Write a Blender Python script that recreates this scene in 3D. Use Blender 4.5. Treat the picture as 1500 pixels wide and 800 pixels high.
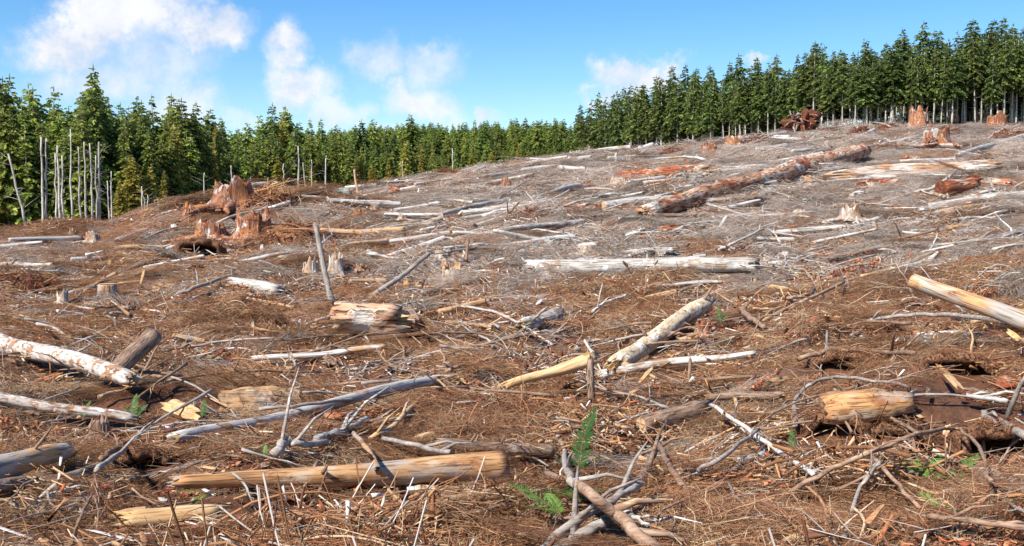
import bpy, math, random
import numpy as np
from mathutils import Vector, Matrix, Euler

for o in list(bpy.data.objects):
    bpy.data.objects.remove(o)
SC = bpy.context.scene
C = SC.collection
R = math.radians

# ------------------------------------------------------------------ camera
F = 1608.0                      # focal length in photo pixels (photo is 1500 x 800)
PITCH = math.atan(70.0 / F)     # eye level lies at row 330
CAMZ = 2.45
cd = bpy.data.cameras.new('camera')
cam = bpy.data.objects.new('camera', cd)
C.objects.link(cam)
cam.location = (0, 0, CAMZ)
cam.rotation_euler = (math.pi / 2 - PITCH, 0, 0)
cd.sensor_width = 36.0
cd.lens = 36.0 * F / 1500.0
cd.clip_start = 0.1
cd.clip_end = 12000
SC.camera = cam


def ray(px, py):
    a = (px - 750.0) / F
    b = -(py - 400.0) / F
    cp, sp = math.cos(PITCH), math.sin(PITCH)
    return np.array([a, cp + b * sp, -sp + b * cp])


# ------------------------------------------------------------------ world, sun, exposure
SUN_EL = R(46)
SUN_AZ = math.atan2(-0.70, -0.71)         # towards the sun: behind the camera, to the left
sun_to = Vector((math.sin(SUN_AZ) * math.cos(SUN_EL), math.cos(SUN_AZ) * math.cos(SUN_EL), math.sin(SUN_EL)))
W = bpy.data.worlds.new('World')
SC.world = W
W.use_nodes = True
SKY_STRENGTH = 0.09
SUN_STRENGTH = 5.0
EXPOSURE = 0.65


def ramp(N, stops):
    r = N.new('ShaderNodeValToRGB')
    e = r.color_ramp.elements
    while len(e) < len(stops):
        e.new(0.5)
    for i, (p, c) in enumerate(stops):
        e[i].position = p
        e[i].color = (*c, 1)
    return r


def build_world():
    nt = W.node_tree
    N, L = nt.nodes, nt.links
    N.clear()
    out = N.new('ShaderNodeOutputWorld')
    bg = N.new('ShaderNodeBackground')
    bg.inputs['Strength'].default_value = SKY_STRENGTH
    L.new(bg.outputs[0], out.inputs[0])
    sky = N.new('ShaderNodeTexSky')
    sky.sky_type = 'NISHITA'
    sky.sun_disc = False
    sky.sun_elevation = SUN_EL
    sky.sun_rotation = SUN_AZ
    sky.altitude = 300
    sky.air_density = 1.0
    sky.dust_density = 0.3
    sky.ozone_density = 2.0
    hsv = N.new('ShaderNodeHueSaturation')
    hsv.inputs['Hue'].default_value = 0.505
    hsv.inputs['Saturation'].default_value = 1.42
    hsv.inputs['Value'].default_value = 1.24
    L.new(sky.outputs[0], hsv.inputs['Color'])
    tc = N.new('ShaderNodeTexCoord')
    # domain warp
    n1 = N.new('ShaderNodeTexNoise')
    n1.inputs['Scale'].default_value = 9.0
    n1.inputs['Detail'].default_value = 7.0
    n1.inputs['Roughness'].default_value = 0.64
    L.new(tc.outputs['Generated'], n1.inputs['Vector'])
    s1 = N.new('ShaderNodeVectorMath'); s1.operation = 'SUBTRACT'
    L.new(n1.outputs['Color'], s1.inputs[0]); s1.inputs[1].default_value = (0.5, 0.5, 0.5)
    s2 = N.new('ShaderNodeVectorMath'); s2.operation = 'SCALE'
    L.new(s1.outputs[0], s2.inputs[0]); s2.inputs['Scale'].default_value = 0.125
    warp = N.new('ShaderNodeVectorMath'); warp.operation = 'ADD'
    L.new(tc.outputs['Generated'], warp.inputs[0]); L.new(s2.outputs[0], warp.inputs[1])
    blobs = []      # (direction, horizontal radius, vertical radius, strength): the clouds of the whole sky
    for px, py, rx, rz, st in [
            (95, 45, 80, 46, 1.0), (185, 40, 105, 58, 1.0), (285, 50, 72, 42, 1.0), (215, 100, 100, 45, .55), (120, 105, 85, 42, .6),
            (250, 150, 70, 32, .55), (345, 178, 60, 14, .35), (428, 82, 52, 44, .95), (445, 125, 62, 45, .85), (500, 160, 46, 28, .6),
            (570, 90, 55, 42, .55), (640, 100, 55, 35, .5), (610, 150, 58, 32, .72), (708, 166, 26, 18, .75),
            (762, 140, 14, 12, .35), (945, 112, 75, 25, .95), (990, 92, 38, 22, .9), (890, 130, 40, 15, .7), (1095, 97, 22, 12, .6), (545, 192, 40, 10, .4)]:
        d = ray(px, py)
        n = np.linalg.norm(d)
        blobs.append((d / n, rx / F / n, rz / F / n, st))
    rr = random.Random(5)
    for k in range(16):            # the same broken cumulus goes on round the rest of the sky
        az = R(rr.uniform(38, 322)); el = R(rr.uniform(6, 38))
        blobs.append((np.array([math.sin(az) * math.cos(el), math.cos(az) * math.cos(el), math.sin(el)]), rr.uniform(.05, .1), rr.uniform(.025, .045), rr.uniform(.6, 1)))
    prev = None
    for d, rx, rz, st in blobs:
        a = N.new('ShaderNodeVectorMath'); a.operation = 'SUBTRACT'
        L.new(warp.outputs[0], a.inputs[0]); a.inputs[1].default_value = tuple(d)
        m = N.new('ShaderNodeVectorMath'); m.operation = 'MULTIPLY'
        L.new(a.outputs[0], m.inputs[0]); m.inputs[1].default_value = (1 / rx, 1 / rx, 1 / rz)
        ln = N.new('ShaderNodeVectorMath'); ln.operation = 'LENGTH'
        L.new(m.outputs[0], ln.inputs[0])
        mr = N.new('ShaderNodeMapRange'); mr.interpolation_type = 'SMOOTHSTEP'
        mr.inputs['From Min'].default_value = 1.2; mr.inputs['From Max'].default_value = 0.35
        mr.inputs['To Min'].default_value = 0.0; mr.inputs['To Max'].default_value = st
        L.new(ln.outputs['Value'], mr.inputs['Value'])
        if prev is None:
            prev = mr.outputs[0]
        else:
            mx = N.new('ShaderNodeMath'); mx.operation = 'MAXIMUM'
            L.new(prev, mx.inputs[0]); L.new(mr.outputs[0], mx.inputs[1])
            prev = mx.outputs[0]
    n2 = N.new('ShaderNodeTexNoise')
    n2.inputs['Scale'].default_value = 17.0; n2.inputs['Detail'].default_value = 8.0; n2.inputs['Roughness'].default_value = .66
    L.new(tc.outputs['Generated'], n2.inputs['Vector'])
    r2 = N.new('ShaderNodeMapRange')
    r2.inputs['From Min'].default_value = .32; r2.inputs['From Max'].default_value = .54
    r2.inputs['To Min'].default_value = .5; r2.inputs['To Max'].default_value = 1.0
    L.new(n2.outputs['Fac'], r2.inputs['Value'])
    mm = N.new('ShaderNodeMath'); mm.operation = 'MULTIPLY'
    L.new(prev, mm.inputs[0]); L.new(r2.outputs[0], mm.inputs[1])
    mm2 = N.new('ShaderNodeMath'); mm2.operation = 'MULTIPLY'; mm2.inputs[1].default_value = 1.25; mm2.use_clamp = True
    L.new(mm.outputs[0], mm2.inputs[0])
    mix = N.new('ShaderNodeMix'); mix.data_type = 'RGBA'
    L.new(mm2.outputs[0], mix.inputs['Factor'])
    L.new(hsv.outputs[0], mix.inputs[6])
    k = 1.0 / SKY_STRENGTH
    cr = ramp(N, [(.36, (.50 * k, .53 * k, .60 * k)), (.60, (.63 * k, .64 * k, .67 * k))])
    L.new(n2.outputs['Fac'], cr.inputs['Fac']); L.new(cr.outputs[0], mix.inputs[7])
    L.new(mix.outputs[2], bg.inputs['Color'])


build_world()
sl = bpy.data.lights.new('sun', 'SUN')
sl.energy = SUN_STRENGTH
sl.angle = R(0.53)
sl.color = (1.0, .955, .88)
so = bpy.data.objects.new('sun', sl)
C.objects.link(so)
so.location = (-30, -30, 60)
so.rotation_euler = (-sun_to).to_track_quat('-Z', 'Y').to_euler()
SC.render.engine = 'CYCLES'
SC.cycles.max_bounces = 4
SC.cycles.diffuse_bounces = 2
SC.view_settings.view_transform = 'Standard'
SC.view_settings.look = 'None'
SC.view_settings.exposure = EXPOSURE
SC.view_settings.gamma = 1
SC.view_settings.use_curve_mapping = False

# ------------------------------------------------------------------ noise and terrain


def perlin(x, y, seed=0):
    x = np.asarray(x, float); y = np.asarray(y, float)
    xi = np.floor(x).astype(np.int64); yi = np.floor(y).astype(np.int64)
    xf = x - xi; yf = y - yi

    def g(ix, iy):
        h = (ix * 374761393 + iy * 668265263 + seed * 974634777) & 0x7fffffff
        h = ((h ^ (h >> 13)) * 1274126177) & 0x7fffffff
        return ((h ^ (h >> 16)) % 3600) / 3600.0 * 2 * math.pi
    u = xf * xf * xf * (xf * (xf * 6 - 15) + 10); v = yf * yf * yf * (yf * (yf * 6 - 15) + 10)

    def dot(ix, iy, fx, fy):
        a = g(ix, iy)
        return np.cos(a) * fx + np.sin(a) * fy
    a = dot(xi, yi, xf, yf); b = dot(xi + 1, yi, xf - 1, yf)
    c = dot(xi, yi + 1, xf, yf - 1); d = dot(xi + 1, yi + 1, xf - 1, yf - 1)
    return 1.4 * ((a * (1 - u) + b * u) * (1 - v) + (c * (1 - u) + d * u) * v)


def sstep(a, b, x):
    t = np.clip((np.asarray(x, float) - a) / (b - a), 0, 1)
    return t * t * (3 - 2 * t)


COLS = [-350, 0, 250, 500, 750, 1000, 1250, 1500, 1850]
ROWS = {
    7:    [858, 858, 858, 858, 858, 852, 842, 826, 812],
    11.5: [694, 694, 694, 692, 690, 678, 648, 622, 600],
    18:   [555, 553, 552, 548, 542, 527, 503, 470, 445],
    25:   [486, 484, 478, 468, 455, 440, 422, 396, 380],
    33:   [440, 437, 428, 411, 391, 379, 368, 350, 340],
    50:   [390, 388, 370, 343, 318, 302, 290, 280, 275],
    75:   [360, 358, 338, 302, 274, 252, 240, 236, 232],
    98:   [353, 351, 326, 287, 247, 228, 214, 210, 208],
    130:  [347, 350, 325, 287, 246, 216, 196, 190, 188],
    170:  [343, 345, 320, 287, 252, 222, 190, 185, 183],
    300:  [338, 335, 315, 285, 260, 234, 182, 160, 158],
    620:  [296, 290, 270, 243, 236, 230, 196, 180, 180],
    1500: [280, 280, 275, 268, 265, 262, 260, 260, 260],
    4000: [300, 300, 300, 300, 300, 300, 300, 300, 300],
}
KA = np.array([math.atan((p - 750) / F) for p in COLS])
KR = [2.0] + list(ROWS)
ZT = []
for r_ in KR:
    row = []
    for p_, a_ in zip(COLS, KA):
        if r_ == 2.0:
            row.append(-2.30)
        else:
            d_ = ray(p_, ROWS[r_][COLS.index(p_)])
            row.append(d_[2] / d_[1] * r_ * math.cos(a_))
    ZT.append(row)
ZT = np.array(ZT) + CAMZ
KS = np.log(np.array(KR) + 4.0)


def spl(knots, x):
    """cardinal natural cubic spline basis, evaluated at x (clamped): matrix (n, k)"""
    k = len(knots); h = np.diff(knots)
    A = np.eye(k); B = np.zeros((k, k))
    for i in range(1, k - 1):
        A[i, i - 1] = h[i - 1]; A[i, i] = 2 * (h[i - 1] + h[i]); A[i, i + 1] = h[i]
        B[i, i - 1] = 6 / h[i - 1]; B[i, i] = -6 / h[i - 1] - 6 / h[i]; B[i, i + 1] = 6 / h[i]
    M = np.linalg.solve(A, B)
    x = np.clip(x, knots[0], knots[-1])
    j = np.clip(np.searchsorted(knots, x) - 1, 0, k - 2)
    hj = h[j]; a = (knots[j + 1] - x) / hj; b = 1 - a
    E = np.eye(k)
    return (a[:, None] * E[j] + b[:, None] * E[j + 1] + ((a**3 - a)[:, None] * M[j] + (b**3 - b)[:, None] * M[j + 1]) * (hj**2)[:, None] / 6)


def base_z(X, Y):
    X = np.atleast_1d(np.asarray(X, float)); Y = np.atleast_1d(np.asarray(Y, float))
    sh = X.shape; X = X.ravel(); Y = Y.ravel()
    r = np.sqrt(X * X + Y * Y); a = np.arctan2(X, np.where(Y < 0, -Y, Y) + 1e-6)
    return np.einsum('ij,jk,ik->i', spl(KS, np.log(r + 4.0)), ZT, spl(KA, a)).reshape(sh)


GAUSS = []          # mounds and hollows: (x, y, height, radius)


def terrain(X, Y):
    X = np.atleast_1d(np.asarray(X, float)); Y = np.atleast_1d(np.asarray(Y, float))
    r = np.sqrt(X * X + Y * Y)
    z = base_z(X, Y)
    near = 1 - sstep(40, 90, r)
    fade = 1 - sstep(170, 400, r)
    z = z + near * (0.34 * perlin(X / 3.1, Y / 3.1, 1) + 0.17 * perlin(X / 1.05, Y / 1.05, 2) + 0.035 * perlin(X / .4, Y / .4, 3))
    z = z + sstep(24, 60, r) * fade * (0.46 * perlin(X / 9.0, Y / 13.0, 4) + 0.32 * perlin(X / 3.4, Y / 4.5, 5)) + sstep(200, 600, r) * 2.5 * perlin(X / 90, Y / 90, 6)
    for gx, gy, gh, gr in GAUSS:
        z = z + gh * np.exp(-((X - gx)**2 + (Y - gy)**2) / (2 * gr * gr))
    return z


TS = np.concatenate([np.linspace(4, 40, 500), np.linspace(40.2, 420, 900)])


def cast(px, py, lift=0.0, maxd=None):
    """where the sight line through a photo pixel meets the ground raised by lift"""
    d = ray(px, py)
    X = d[0] / d[1] * TS; Y = TS; Z = CAMZ + d[2] / d[1] * TS
    diff = Z - terrain(X, Y) - lift
    hit = np.where(diff <= 0)[0]
    if len(hit) == 0:
        i = max(0, int(np.argmin(diff / TS)) - 6); return np.array([X[i], Y[i], terrain(X[i], Y[i])[0] + lift])
    i = hit[0]
    if i == 0:
        f = 0; t = TS[0]
    else:
        f = diff[i - 1] / (diff[i - 1] - diff[i]); t = TS[i - 1] + f * (TS[i] - TS[i - 1])
    return np.array([d[0] / d[1] * t, t, CAMZ + d[2] / d[1] * t])


def tz(x, y):
    return float(terrain(x, y)[0])


def mound(px, py, h, r):
    p = cast(px, py)
    GAUSS.append((p[0], p[1], h, r))


HOLES = []


def hole(px, py, depth, r):
    p = cast(px, py)
    GAUSS.append((p[0], p[1], -depth, r)); HOLES.append((p[0], p[1], r))


mound(340, 345, 1.3, 5.0)
mound(400, 300, 0.8, 4.0)
mound(60, 365, 0.5, 5.0)
hole(1208, 655, .55, .30)
hole(1285, 655, .55, .32)
hole(1340, 660, .40, .30)
hole(1470, 668, .60, .42)
hole(1420, 640, .35, .3)
hole(430, 742, .35, .22)
hole(640, 770, .3, .25)
hole(205, 690, .35, .25)
hole(1100, 560, .3, .25)
hole(170, 470, .4, .5)
hole(1180, 760, .3, .25)
hole(1235, 545, .42, .45)
hole(1400, 545, .42, .45)
mound(1250, 610, 0.10, 0.5)
hole(838, 580, .4, .28)
hole(610, 402, .6, .8)
mound(520, 405, -0.4, 1.2)
mound(80, 435, -0.5, 2.0)
hole(1300, 440, .4, .5)
hole(240, 785, .4, .3)
mound(700, 705, 0.08, 0.5)


def normal(x, y, e=0.25):
    z = terrain(np.array([x + e, x - e, x, x]), np.array([y, y, y + e, y - e]))
    n = Vector((-(z[0] - z[1]) / (2 * e), -(z[2] - z[3]) / (2 * e), 1.0))
    return n.normalized()


def greyness(X, Y):
    """how far the litter has weathered from needle brown to grey (the open slope)"""
    X = np.asarray(X, float); Y = np.asarray(Y, float)
    r = np.sqrt(X * X + Y * Y); u = X / np.maximum(Y, 1)
    g = sstep(20, 34, r) * (0.25 + 0.75 * sstep(-.22, 0.02, u)) + 0.35 * perlin(X / 4.0, Y / 5.0, 11) + .25 * perlin(X / 1.5, Y / 1.5, 12)
    return np.clip(g, 0.04, .9)


# forest edges: photo column -> distance of the first row of trees
EDGE_L = ([-400, -100, 0, 150, 250, 330, 400, 500, 600, 700, 850], [118, 118, 120, 124, 134, 160, 190, 230, 265, 300, 345])
EDGE_R = ([840, 870, 930, 1000, 1100, 1250, 1400, 1520, 1900], [300, 275, 245, 218, 190, 164, 158, 156, 150])
TOP_L = ([-400, 0, 30, 60, 105, 140, 165, 200, 235, 262, 300, 330, 370, 400, 440, 500, 560, 620, 700, 760, 800, 850], [120, 125, 142, 148, 152, 126, 150, 155, 163, 156, 172, 186, 176, 165, 172, 180, 183, 184, 189, 188, 180, 186])
TOP_R = ([840, 860, 900, 950, 1000, 1060, 1100, 1150, 1190, 1250, 1320, 1400, 1450, 1500, 1900], [166, 148, 130, 114, 107, 100, 98, 90, 74, 78, 60, 52, 40, 38, 30])

# ------------------------------------------------------------------ mesh helpers


def mesh_np(name, V, Fc, mat, cols=None, smooth=False, cname='tint'):
    V = np.asarray(V, np.float32).reshape(-1, 3)
    me = bpy.data.meshes.new(name)
    if isinstance(Fc, np.ndarray):
        n, k = Fc.shape
        me.vertices.add(len(V)); me.vertices.foreach_set('co', V.ravel())
        me.loops.add(n * k); me.loops.foreach_set('vertex_index', Fc.astype(np.int32).ravel())
        me.polygons.add(n); me.polygons.foreach_set('loop_start', np.arange(0, n * k, k, dtype=np.int32))
        me.update(calc_edges=True)
    else:
        me.from_pydata([tuple(map(float, v)) for v in V], [], [tuple(map(int, f)) for f in Fc])
        me.update()
    if smooth:
        me.polygons.foreach_set('use_smooth', [True] * len(me.polygons))
    if cols is not None:
        at = me.attributes.new(cname, 'FLOAT_COLOR', 'POINT')
        c4 = np.ones((len(V), 4), np.float32); c4[:, :3] = np.asarray(cols, np.float32)
        at.data.foreach_set('color', c4.ravel())
    me.materials.append(mat)
    return me


def obj(name, me, parent=None, loc=(0, 0, 0), rot=None, scale=None):
    o = bpy.data.objects.new(name, me)
    C.objects.link(o)
    o.location = loc
    if rot is not None:
        o.rotation_euler = rot
    if scale is not None:
        o.scale = scale
    if parent is not None:
        o.parent = parent
    return o


def tag(o, label, cat=None, group=None, kind=None):
    o['label'] = label
    if cat:
        o['category'] = cat
    if group:
        o['group'] = group
    if kind:
        o['kind'] = kind
    return o


def thing(name, label, cat, mat4, group=None):
    o = bpy.data.objects.new(name, None)
    C.objects.link(o)
    o.empty_display_size = 0.2
    o.matrix_world = mat4
    return tag(o, label, cat, group)


def tube(path, radii, sides=6, rng=None, rough=0.0, cap=True):
    """swept tube along a list of points"""
    P = [Vector(p) for p in path]
    V, Fc = [], []
    up = Vector((0, 0, 1))
    t0 = (P[1] - P[0]).normalized()
    if abs(t0.z) > .9:
        up = Vector((1, 0, 0))
    for i, p in enumerate(P):
        t = (P[min(i + 1, len(P) - 1)] - P[max(i - 1, 0)]).normalized()
        s = t.cross(up).normalized(); u = s.cross(t)
        up = u
        for k in range(sides):
            a = 2 * math.pi * k / sides
            r = radii[i] * (1 + (rng.uniform(-rough, rough) if rng else 0))
            V.append(p + s * math.cos(a) * r + u * math.sin(a) * r)
        if i:
            b = (i - 1) * sides
            for k in range(sides):
                k2 = (k + 1) % sides
                Fc.append((b + k, b + k2, b + sides + k2, b + sides + k))
    if cap:
        Fc.append(tuple(range(sides - 1, -1, -1)))
        b = (len(P) - 1) * sides
        Fc.append(tuple(b + k for k in range(sides)))
    return V, Fc


def join(parts):
    V, Fc = [], []
    for v, f in parts:
        b = len(V)
        V.extend(v)
        Fc.extend(tuple(i + b for i in q) for q in f)
    return V, Fc


# ------------------------------------------------------------------ materials


def nodes_of(name):
    m = bpy.data.materials.new(name)
    m.use_nodes = True
    nt = m.node_tree
    b = nt.nodes['Principled BSDF']
    b.inputs['Specular IOR Level'].default_value = 0.25
    return m, nt.nodes, nt.links, b


def mat_wood(name, stops, stretch=(.12, 1, 1), nscale=9.0, patches=None, cracks=.5, rough=.8, bump=.4, dist=.02):
    """streaked wood or bark: ramp over stretched noise, then patches [(colour, low, high, scale)]"""
    m, N, L, b = nodes_of(name)
    tc = N.new('ShaderNodeTexCoord')
    oi = N.new('ShaderNodeObjectInfo')
    off = N.new('ShaderNodeVectorMath'); off.operation = 'MULTIPLY_ADD'
    rnd = N.new('ShaderNodeCombineXYZ')
    for k in range(3):
        L.new(oi.outputs['Random'], rnd.inputs[k])
    L.new(rnd.outputs[0], off.inputs[0]); off.inputs[1].default_value = (37, 61, 17)
    L.new(tc.outputs['Object'], off.inputs[2])
    mp = N.new('ShaderNodeMapping'); mp.inputs['Scale'].default_value = stretch
    L.new(off.outputs[0], mp.inputs['Vector'])
    n = N.new('ShaderNodeTexNoise'); n.inputs['Scale'].default_value = nscale; n.inputs['Detail'].default_value = 6; n.inputs['Roughness'].default_value = .65
    L.new(mp.outputs[0], n.inputs['Vector'])
    st = N.new('ShaderNodeMapRange'); st.inputs['From Min'].default_value = .28; st.inputs['From Max'].default_value = .72
    L.new(n.outputs['Fac'], st.inputs['Value'])
    rp = ramp(N, stops)
    L.new(st.outputs[0], rp.inputs['Fac'])
    col = rp.outputs['Color']
    for c, lo, hi, sc in (patches or []):
        pn = N.new('ShaderNodeTexNoise'); pn.inputs['Scale'].default_value = sc; pn.inputs['Detail'].default_value = 5; pn.inputs['Roughness'].default_value = .6
        mp2 = N.new('ShaderNodeMapping'); mp2.inputs['Scale'].default_value = tuple(.5 + .5 * v for v in stretch)
        mp2.inputs['Location'].default_value = (sc, lo * 9, hi * 5)
        L.new(off.outputs[0], mp2.inputs['Vector'])
        L.new(mp2.outputs[0], pn.inputs['Vector'])
        mr = N.new('ShaderNodeMapRange'); mr.inputs['From Min'].default_value = lo; mr.inputs['From Max'].default_value = hi
        L.new(pn.outputs['Fac'], mr.inputs['Value'])
        mx = N.new('ShaderNodeMix'); mx.data_type = 'RGBA'
        L.new(mr.outputs[0], mx.inputs['Factor']); L.new(col, mx.inputs[6]); mx.inputs[7].default_value = (*c, 1)
        col = mx.outputs[2]
    # fine dark checks along the grain
    mp3 = N.new('ShaderNodeMapping'); mp3.inputs['Scale'].default_value = tuple(v * 3.2 if v >= .9 else v * 1.6 for v in stretch)
    L.new(off.outputs[0], mp3.inputs['Vector'])
    cn = N.new('ShaderNodeTexNoise'); cn.inputs['Scale'].default_value = nscale * 1.3; cn.inputs['Detail'].default_value = 4
    L.new(mp3.outputs[0], cn.inputs['Vector'])
    cr = N.new('ShaderNodeMapRange'); cr.inputs['From Min'].default_value = .36; cr.inputs['From Max'].default_value = .47
    cr.inputs['To Min'].default_value = 1 - cracks; cr.inputs['To Max'].default_value = 1
    L.new(cn.outputs['Fac'], cr.inputs['Value'])
    hs = N.new('ShaderNodeHueSaturation')
    vr = N.new('ShaderNodeMapRange'); vr.inputs['To Min'].default_value = .8; vr.inputs['To Max'].default_value = 1.15
    L.new(oi.outputs['Random'], vr.inputs['Value'])
    vm = N.new('ShaderNodeMath'); vm.operation = 'MULTIPLY'
    L.new(vr.outputs[0], vm.inputs[0]); L.new(cr.outputs[0], vm.inputs[1])
    L.new(vm.outputs[0], hs.inputs['Value']); L.new(col, hs.inputs['Color'])
    L.new(hs.outputs[0], b.inputs['Base Color'])
    b.inputs['Roughness'].default_value = rough
    bp = N.new('ShaderNodeBump'); bp.inputs['Strength'].default_value = bump; bp.inputs['Distance'].default_value = dist
    ad = N.new('ShaderNodeMath'); ad.operation = 'ADD'
    L.new(n.outputs['Fac'], ad.inputs[0]); L.new(cr.outputs[0], ad.inputs[1])
    L.new(ad.outputs[0], bp.inputs['Height']); L.new(bp.outputs[0], b.inputs['Normal'])
    return m


def mat_tint(name, rough=.85, vmin=.75, vmax=1.2, transl=0.0, hue=0.0, grain=0.0):
    """colour comes from the per-twig tint of the mesh, varied per object or instance"""
    m, N, L, b = nodes_of(name)
    at = N.new('ShaderNodeAttribute'); at.attribute_name = 'tint'
    oi = N.new('ShaderNodeObjectInfo')
    vr = N.new('ShaderNodeMapRange'); vr.inputs['To Min'].default_value = vmin; vr.inputs['To Max'].default_value = vmax
    L.new(oi.outputs['Random'], vr.inputs['Value'])
    hs = N.new('ShaderNodeHueSaturation')
    if grain:
        tc = N.new('ShaderNodeTexCoord')
        gn = N.new('ShaderNodeTexNoise'); gn.inputs['Scale'].default_value = 28; gn.inputs['Detail'].default_value = 3; gn.inputs['Roughness'].default_value = .7
        L.new(tc.outputs['Object'], gn.inputs['Vector'])
        gm = N.new('ShaderNodeMapRange'); gm.inputs['From Min'].default_value = .3; gm.inputs['From Max'].default_value = .7; gm.inputs['To Min'].default_value = 1 - grain; gm.inputs['To Max'].default_value = 1 + grain
        L.new(gn.outputs['Fac'], gm.inputs['Value'])
        vv = N.new('ShaderNodeMath'); vv.operation = 'MULTIPLY'; L.new(vr.outputs[0], vv.inputs[0]); L.new(gm.outputs[0], vv.inputs[1])
        vr = vv
    L.new(at.outputs['Color'], hs.inputs['Color']); L.new(vr.outputs[0], hs.inputs['Value'])
    if hue:
        wn = N.new('ShaderNodeTexWhiteNoise'); wn.noise_dimensions = '1D'
        L.new(oi.outputs['Random'], wn.inputs['W'])
        hr = N.new('ShaderNodeMapRange'); hr.inputs['To Min'].default_value = .5 - hue; hr.inputs['To Max'].default_value = .5 + hue
        L.new(wn.outputs['Value'], hr.inputs['Value']); L.new(hr.outputs[0], hs.inputs['Hue'])
    L.new(hs.outputs[0], b.inputs['Base Color'])
    b.inputs['Roughness'].default_value = rough
    b.inputs['Specular IOR Level'].default_value = .2
    if transl:
        out = N['Material Output']
        tr = N.new('ShaderNodeBsdfTranslucent'); L.new(hs.outputs[0], tr.inputs['Color'])
        mx = N.new('ShaderNodeMixShader'); mx.inputs[0].default_value = transl
        L.new(b.outputs[0], mx.inputs[1]); L.new(tr.outputs[0], mx.inputs[2]); L.new(mx.outputs[0], out.inputs['Surface'])
    return m


M = {}
M['silver'] = mat_wood('silver_bark', [(0, (.24, .19, .15)), (.4, (.45, .40, .345)), (1, (.66, .62, .56))], nscale=8, patches=[((.32, .22, .15), .55, .62, 3.0), ((.74, .71, .67), .57, .62, 5.0)], cracks=.6, bump=.7)
M['birch'] = mat_wood('flaking_white_bark', [(0, (.28, .18, .12)), (.35, (.48, .40, .33)), (1, (.68, .62, .56))], stretch=(.45, 1, 1), nscale=6, patches=[((.32, .17, .09), .52, .58, 4.5), ((.78, .74, .70), .58, .62, 8.0)], cracks=.55, bump=.7)
M['tan'] = mat_wood('peeled_tan_wood', [(0, (.30, .155, .075)), (.45, (.50, .285, .135)), (1, (.64, .42, .235))], stretch=(.1, 1, 1), nscale=14, patches=[((.40, .335, .28), .50, .62, 3.2), ((.25, .12, .055), .57, .64, 7.0), ((.62, .45, .29), .58, .66, 5.0)], cracks=.5, bump=.5)
M['yellow'] = mat_wood('fresh_yellow_wood', [(0, (.40, .21, .085)), (.4, (.58, .35, .155)), (1, (.72, .52, .30))], stretch=(.08, 1, 1), nscale=14, patches=[((.34, .17, .07), .6, .7, 5)], cracks=.35)
M['flaky'] = mat_wood('flaky_cream_bark', [(0, (.26, .17, .10)), (.4, (.50, .38, .24)), (1, (.68, .56, .38))], stretch=(.5, 1, 1), nscale=8, patches=[((.76, .72, .64), .56, .61, 6), ((.25, .15, .09), .6, .66, 8)], cracks=.5)
M['bark'] = mat_wood('brown_bark', [(0, (.12, .07, .045)), (.45, (.25, .155, .10)), (1, (.40, .28, .20))], stretch=(.3, 1, 1), nscale=12, patches=[((.42, .36, .31), .58, .66, 4)], cracks=.6, bump=.7)
M['red'] = mat_wood('red_rotten_wood', [(0, (.14, .03, .014)), (.35, (.33, .085, .035)), (.62, (.50, .19, .085)), (.82, (.58, .33, .20)), (1, (.68, .58, .48))], stretch=(.12, 1, 1), nscale=6, patches=[((.55, .42, .31), .54, .62, 1.3), ((.22, .09, .05), .55, .62, 2.6)], cracks=.65, bump=1.0, dist=.08)
M['redup'] = mat_wood('red_rotten_stump_wood', [(0, (.16, .035, .018)), (.35, (.28, .085, .04)), (.58, (.40, .175, .085)), (.75, (.46, .33, .24)), (1, (.62, .56, .49))], stretch=(1, 1, .10), nscale=8, patches=[((.62, .55, .48), .58, .63, 2.4), ((.42, .17, .06), .52, .60, 1.2)], cracks=.75, bump=.8, dist=.05)
M['pinkrot'] = mat_wood('pinkish_rotten_wood', [(0, (.24, .085, .04)), (.3, (.42, .20, .105)), (.6, (.54, .33, .20)), (1, (.66, .52, .40))], stretch=(.2, 1, 1), nscale=3.5, patches=[((.36, .11, .045), .55, .62, 1.1), ((.66, .58, .49), .57, .62, 1.6)], cracks=.7, bump=1.0, dist=.1)
M['slabmix'] = mat_wood('weathered_slab_wood', [(0, (.30, .17, .10)), (.35, (.50, .38, .28)), (.6, (.66, .58, .50)), (1, (.78, .73, .67))], stretch=(.08, 1, 1), nscale=4, patches=[((.50, .26, .12), .53, .60, 1.0), ((.30, .10, .05), .58, .64, 1.4)], cracks=.7, bump=1.0, dist=.06)
M['orangetan'] = mat_wood('orange_peeled_wood', [(0, (.34, .15, .06)), (.45, (.56, .29, .12)), (1, (.70, .44, .22))], stretch=(.1, 1, 1), nscale=12, patches=[((.28, .115, .045), .55, .63, 5.0), ((.66, .50, .34), .56, .66, 3.0), ((.42, .365, .31), .50, .60, 1.6)], cracks=.55, bump=.6)
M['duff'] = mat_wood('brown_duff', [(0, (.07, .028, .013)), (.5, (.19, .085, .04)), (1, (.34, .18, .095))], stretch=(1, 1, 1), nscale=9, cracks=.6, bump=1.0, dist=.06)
M['bank'] = mat_wood('rusty_earth', [(0, (.16, .055, .022)), (.5, (.36, .15, .062)), (1, (.50, .26, .12))], stretch=(1, 1, 1), nscale=5, cracks=.6, bump=1.0, dist=.08)
M['white'] = mat_wood('bleached_wood', [(0, (.34, .27, .215)), (.4, (.54, .48, .42)), (1, (.76, .72, .66))], stretch=(.1, 1, 1), nscale=10, patches=[((.50, .28, .14), .56, .64, 2.8)], cracks=.55)
M['whiteup'] = mat_wood('bleached_stump_wood', [(0, (.26, .175, .115)), (.4, (.43, .33, .25)), (1, (.68, .60, .51))], stretch=(1, 1, .12), nscale=9, patches=[((.44, .22, .10), .52, .62, 2.5)], cracks=.6)
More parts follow.
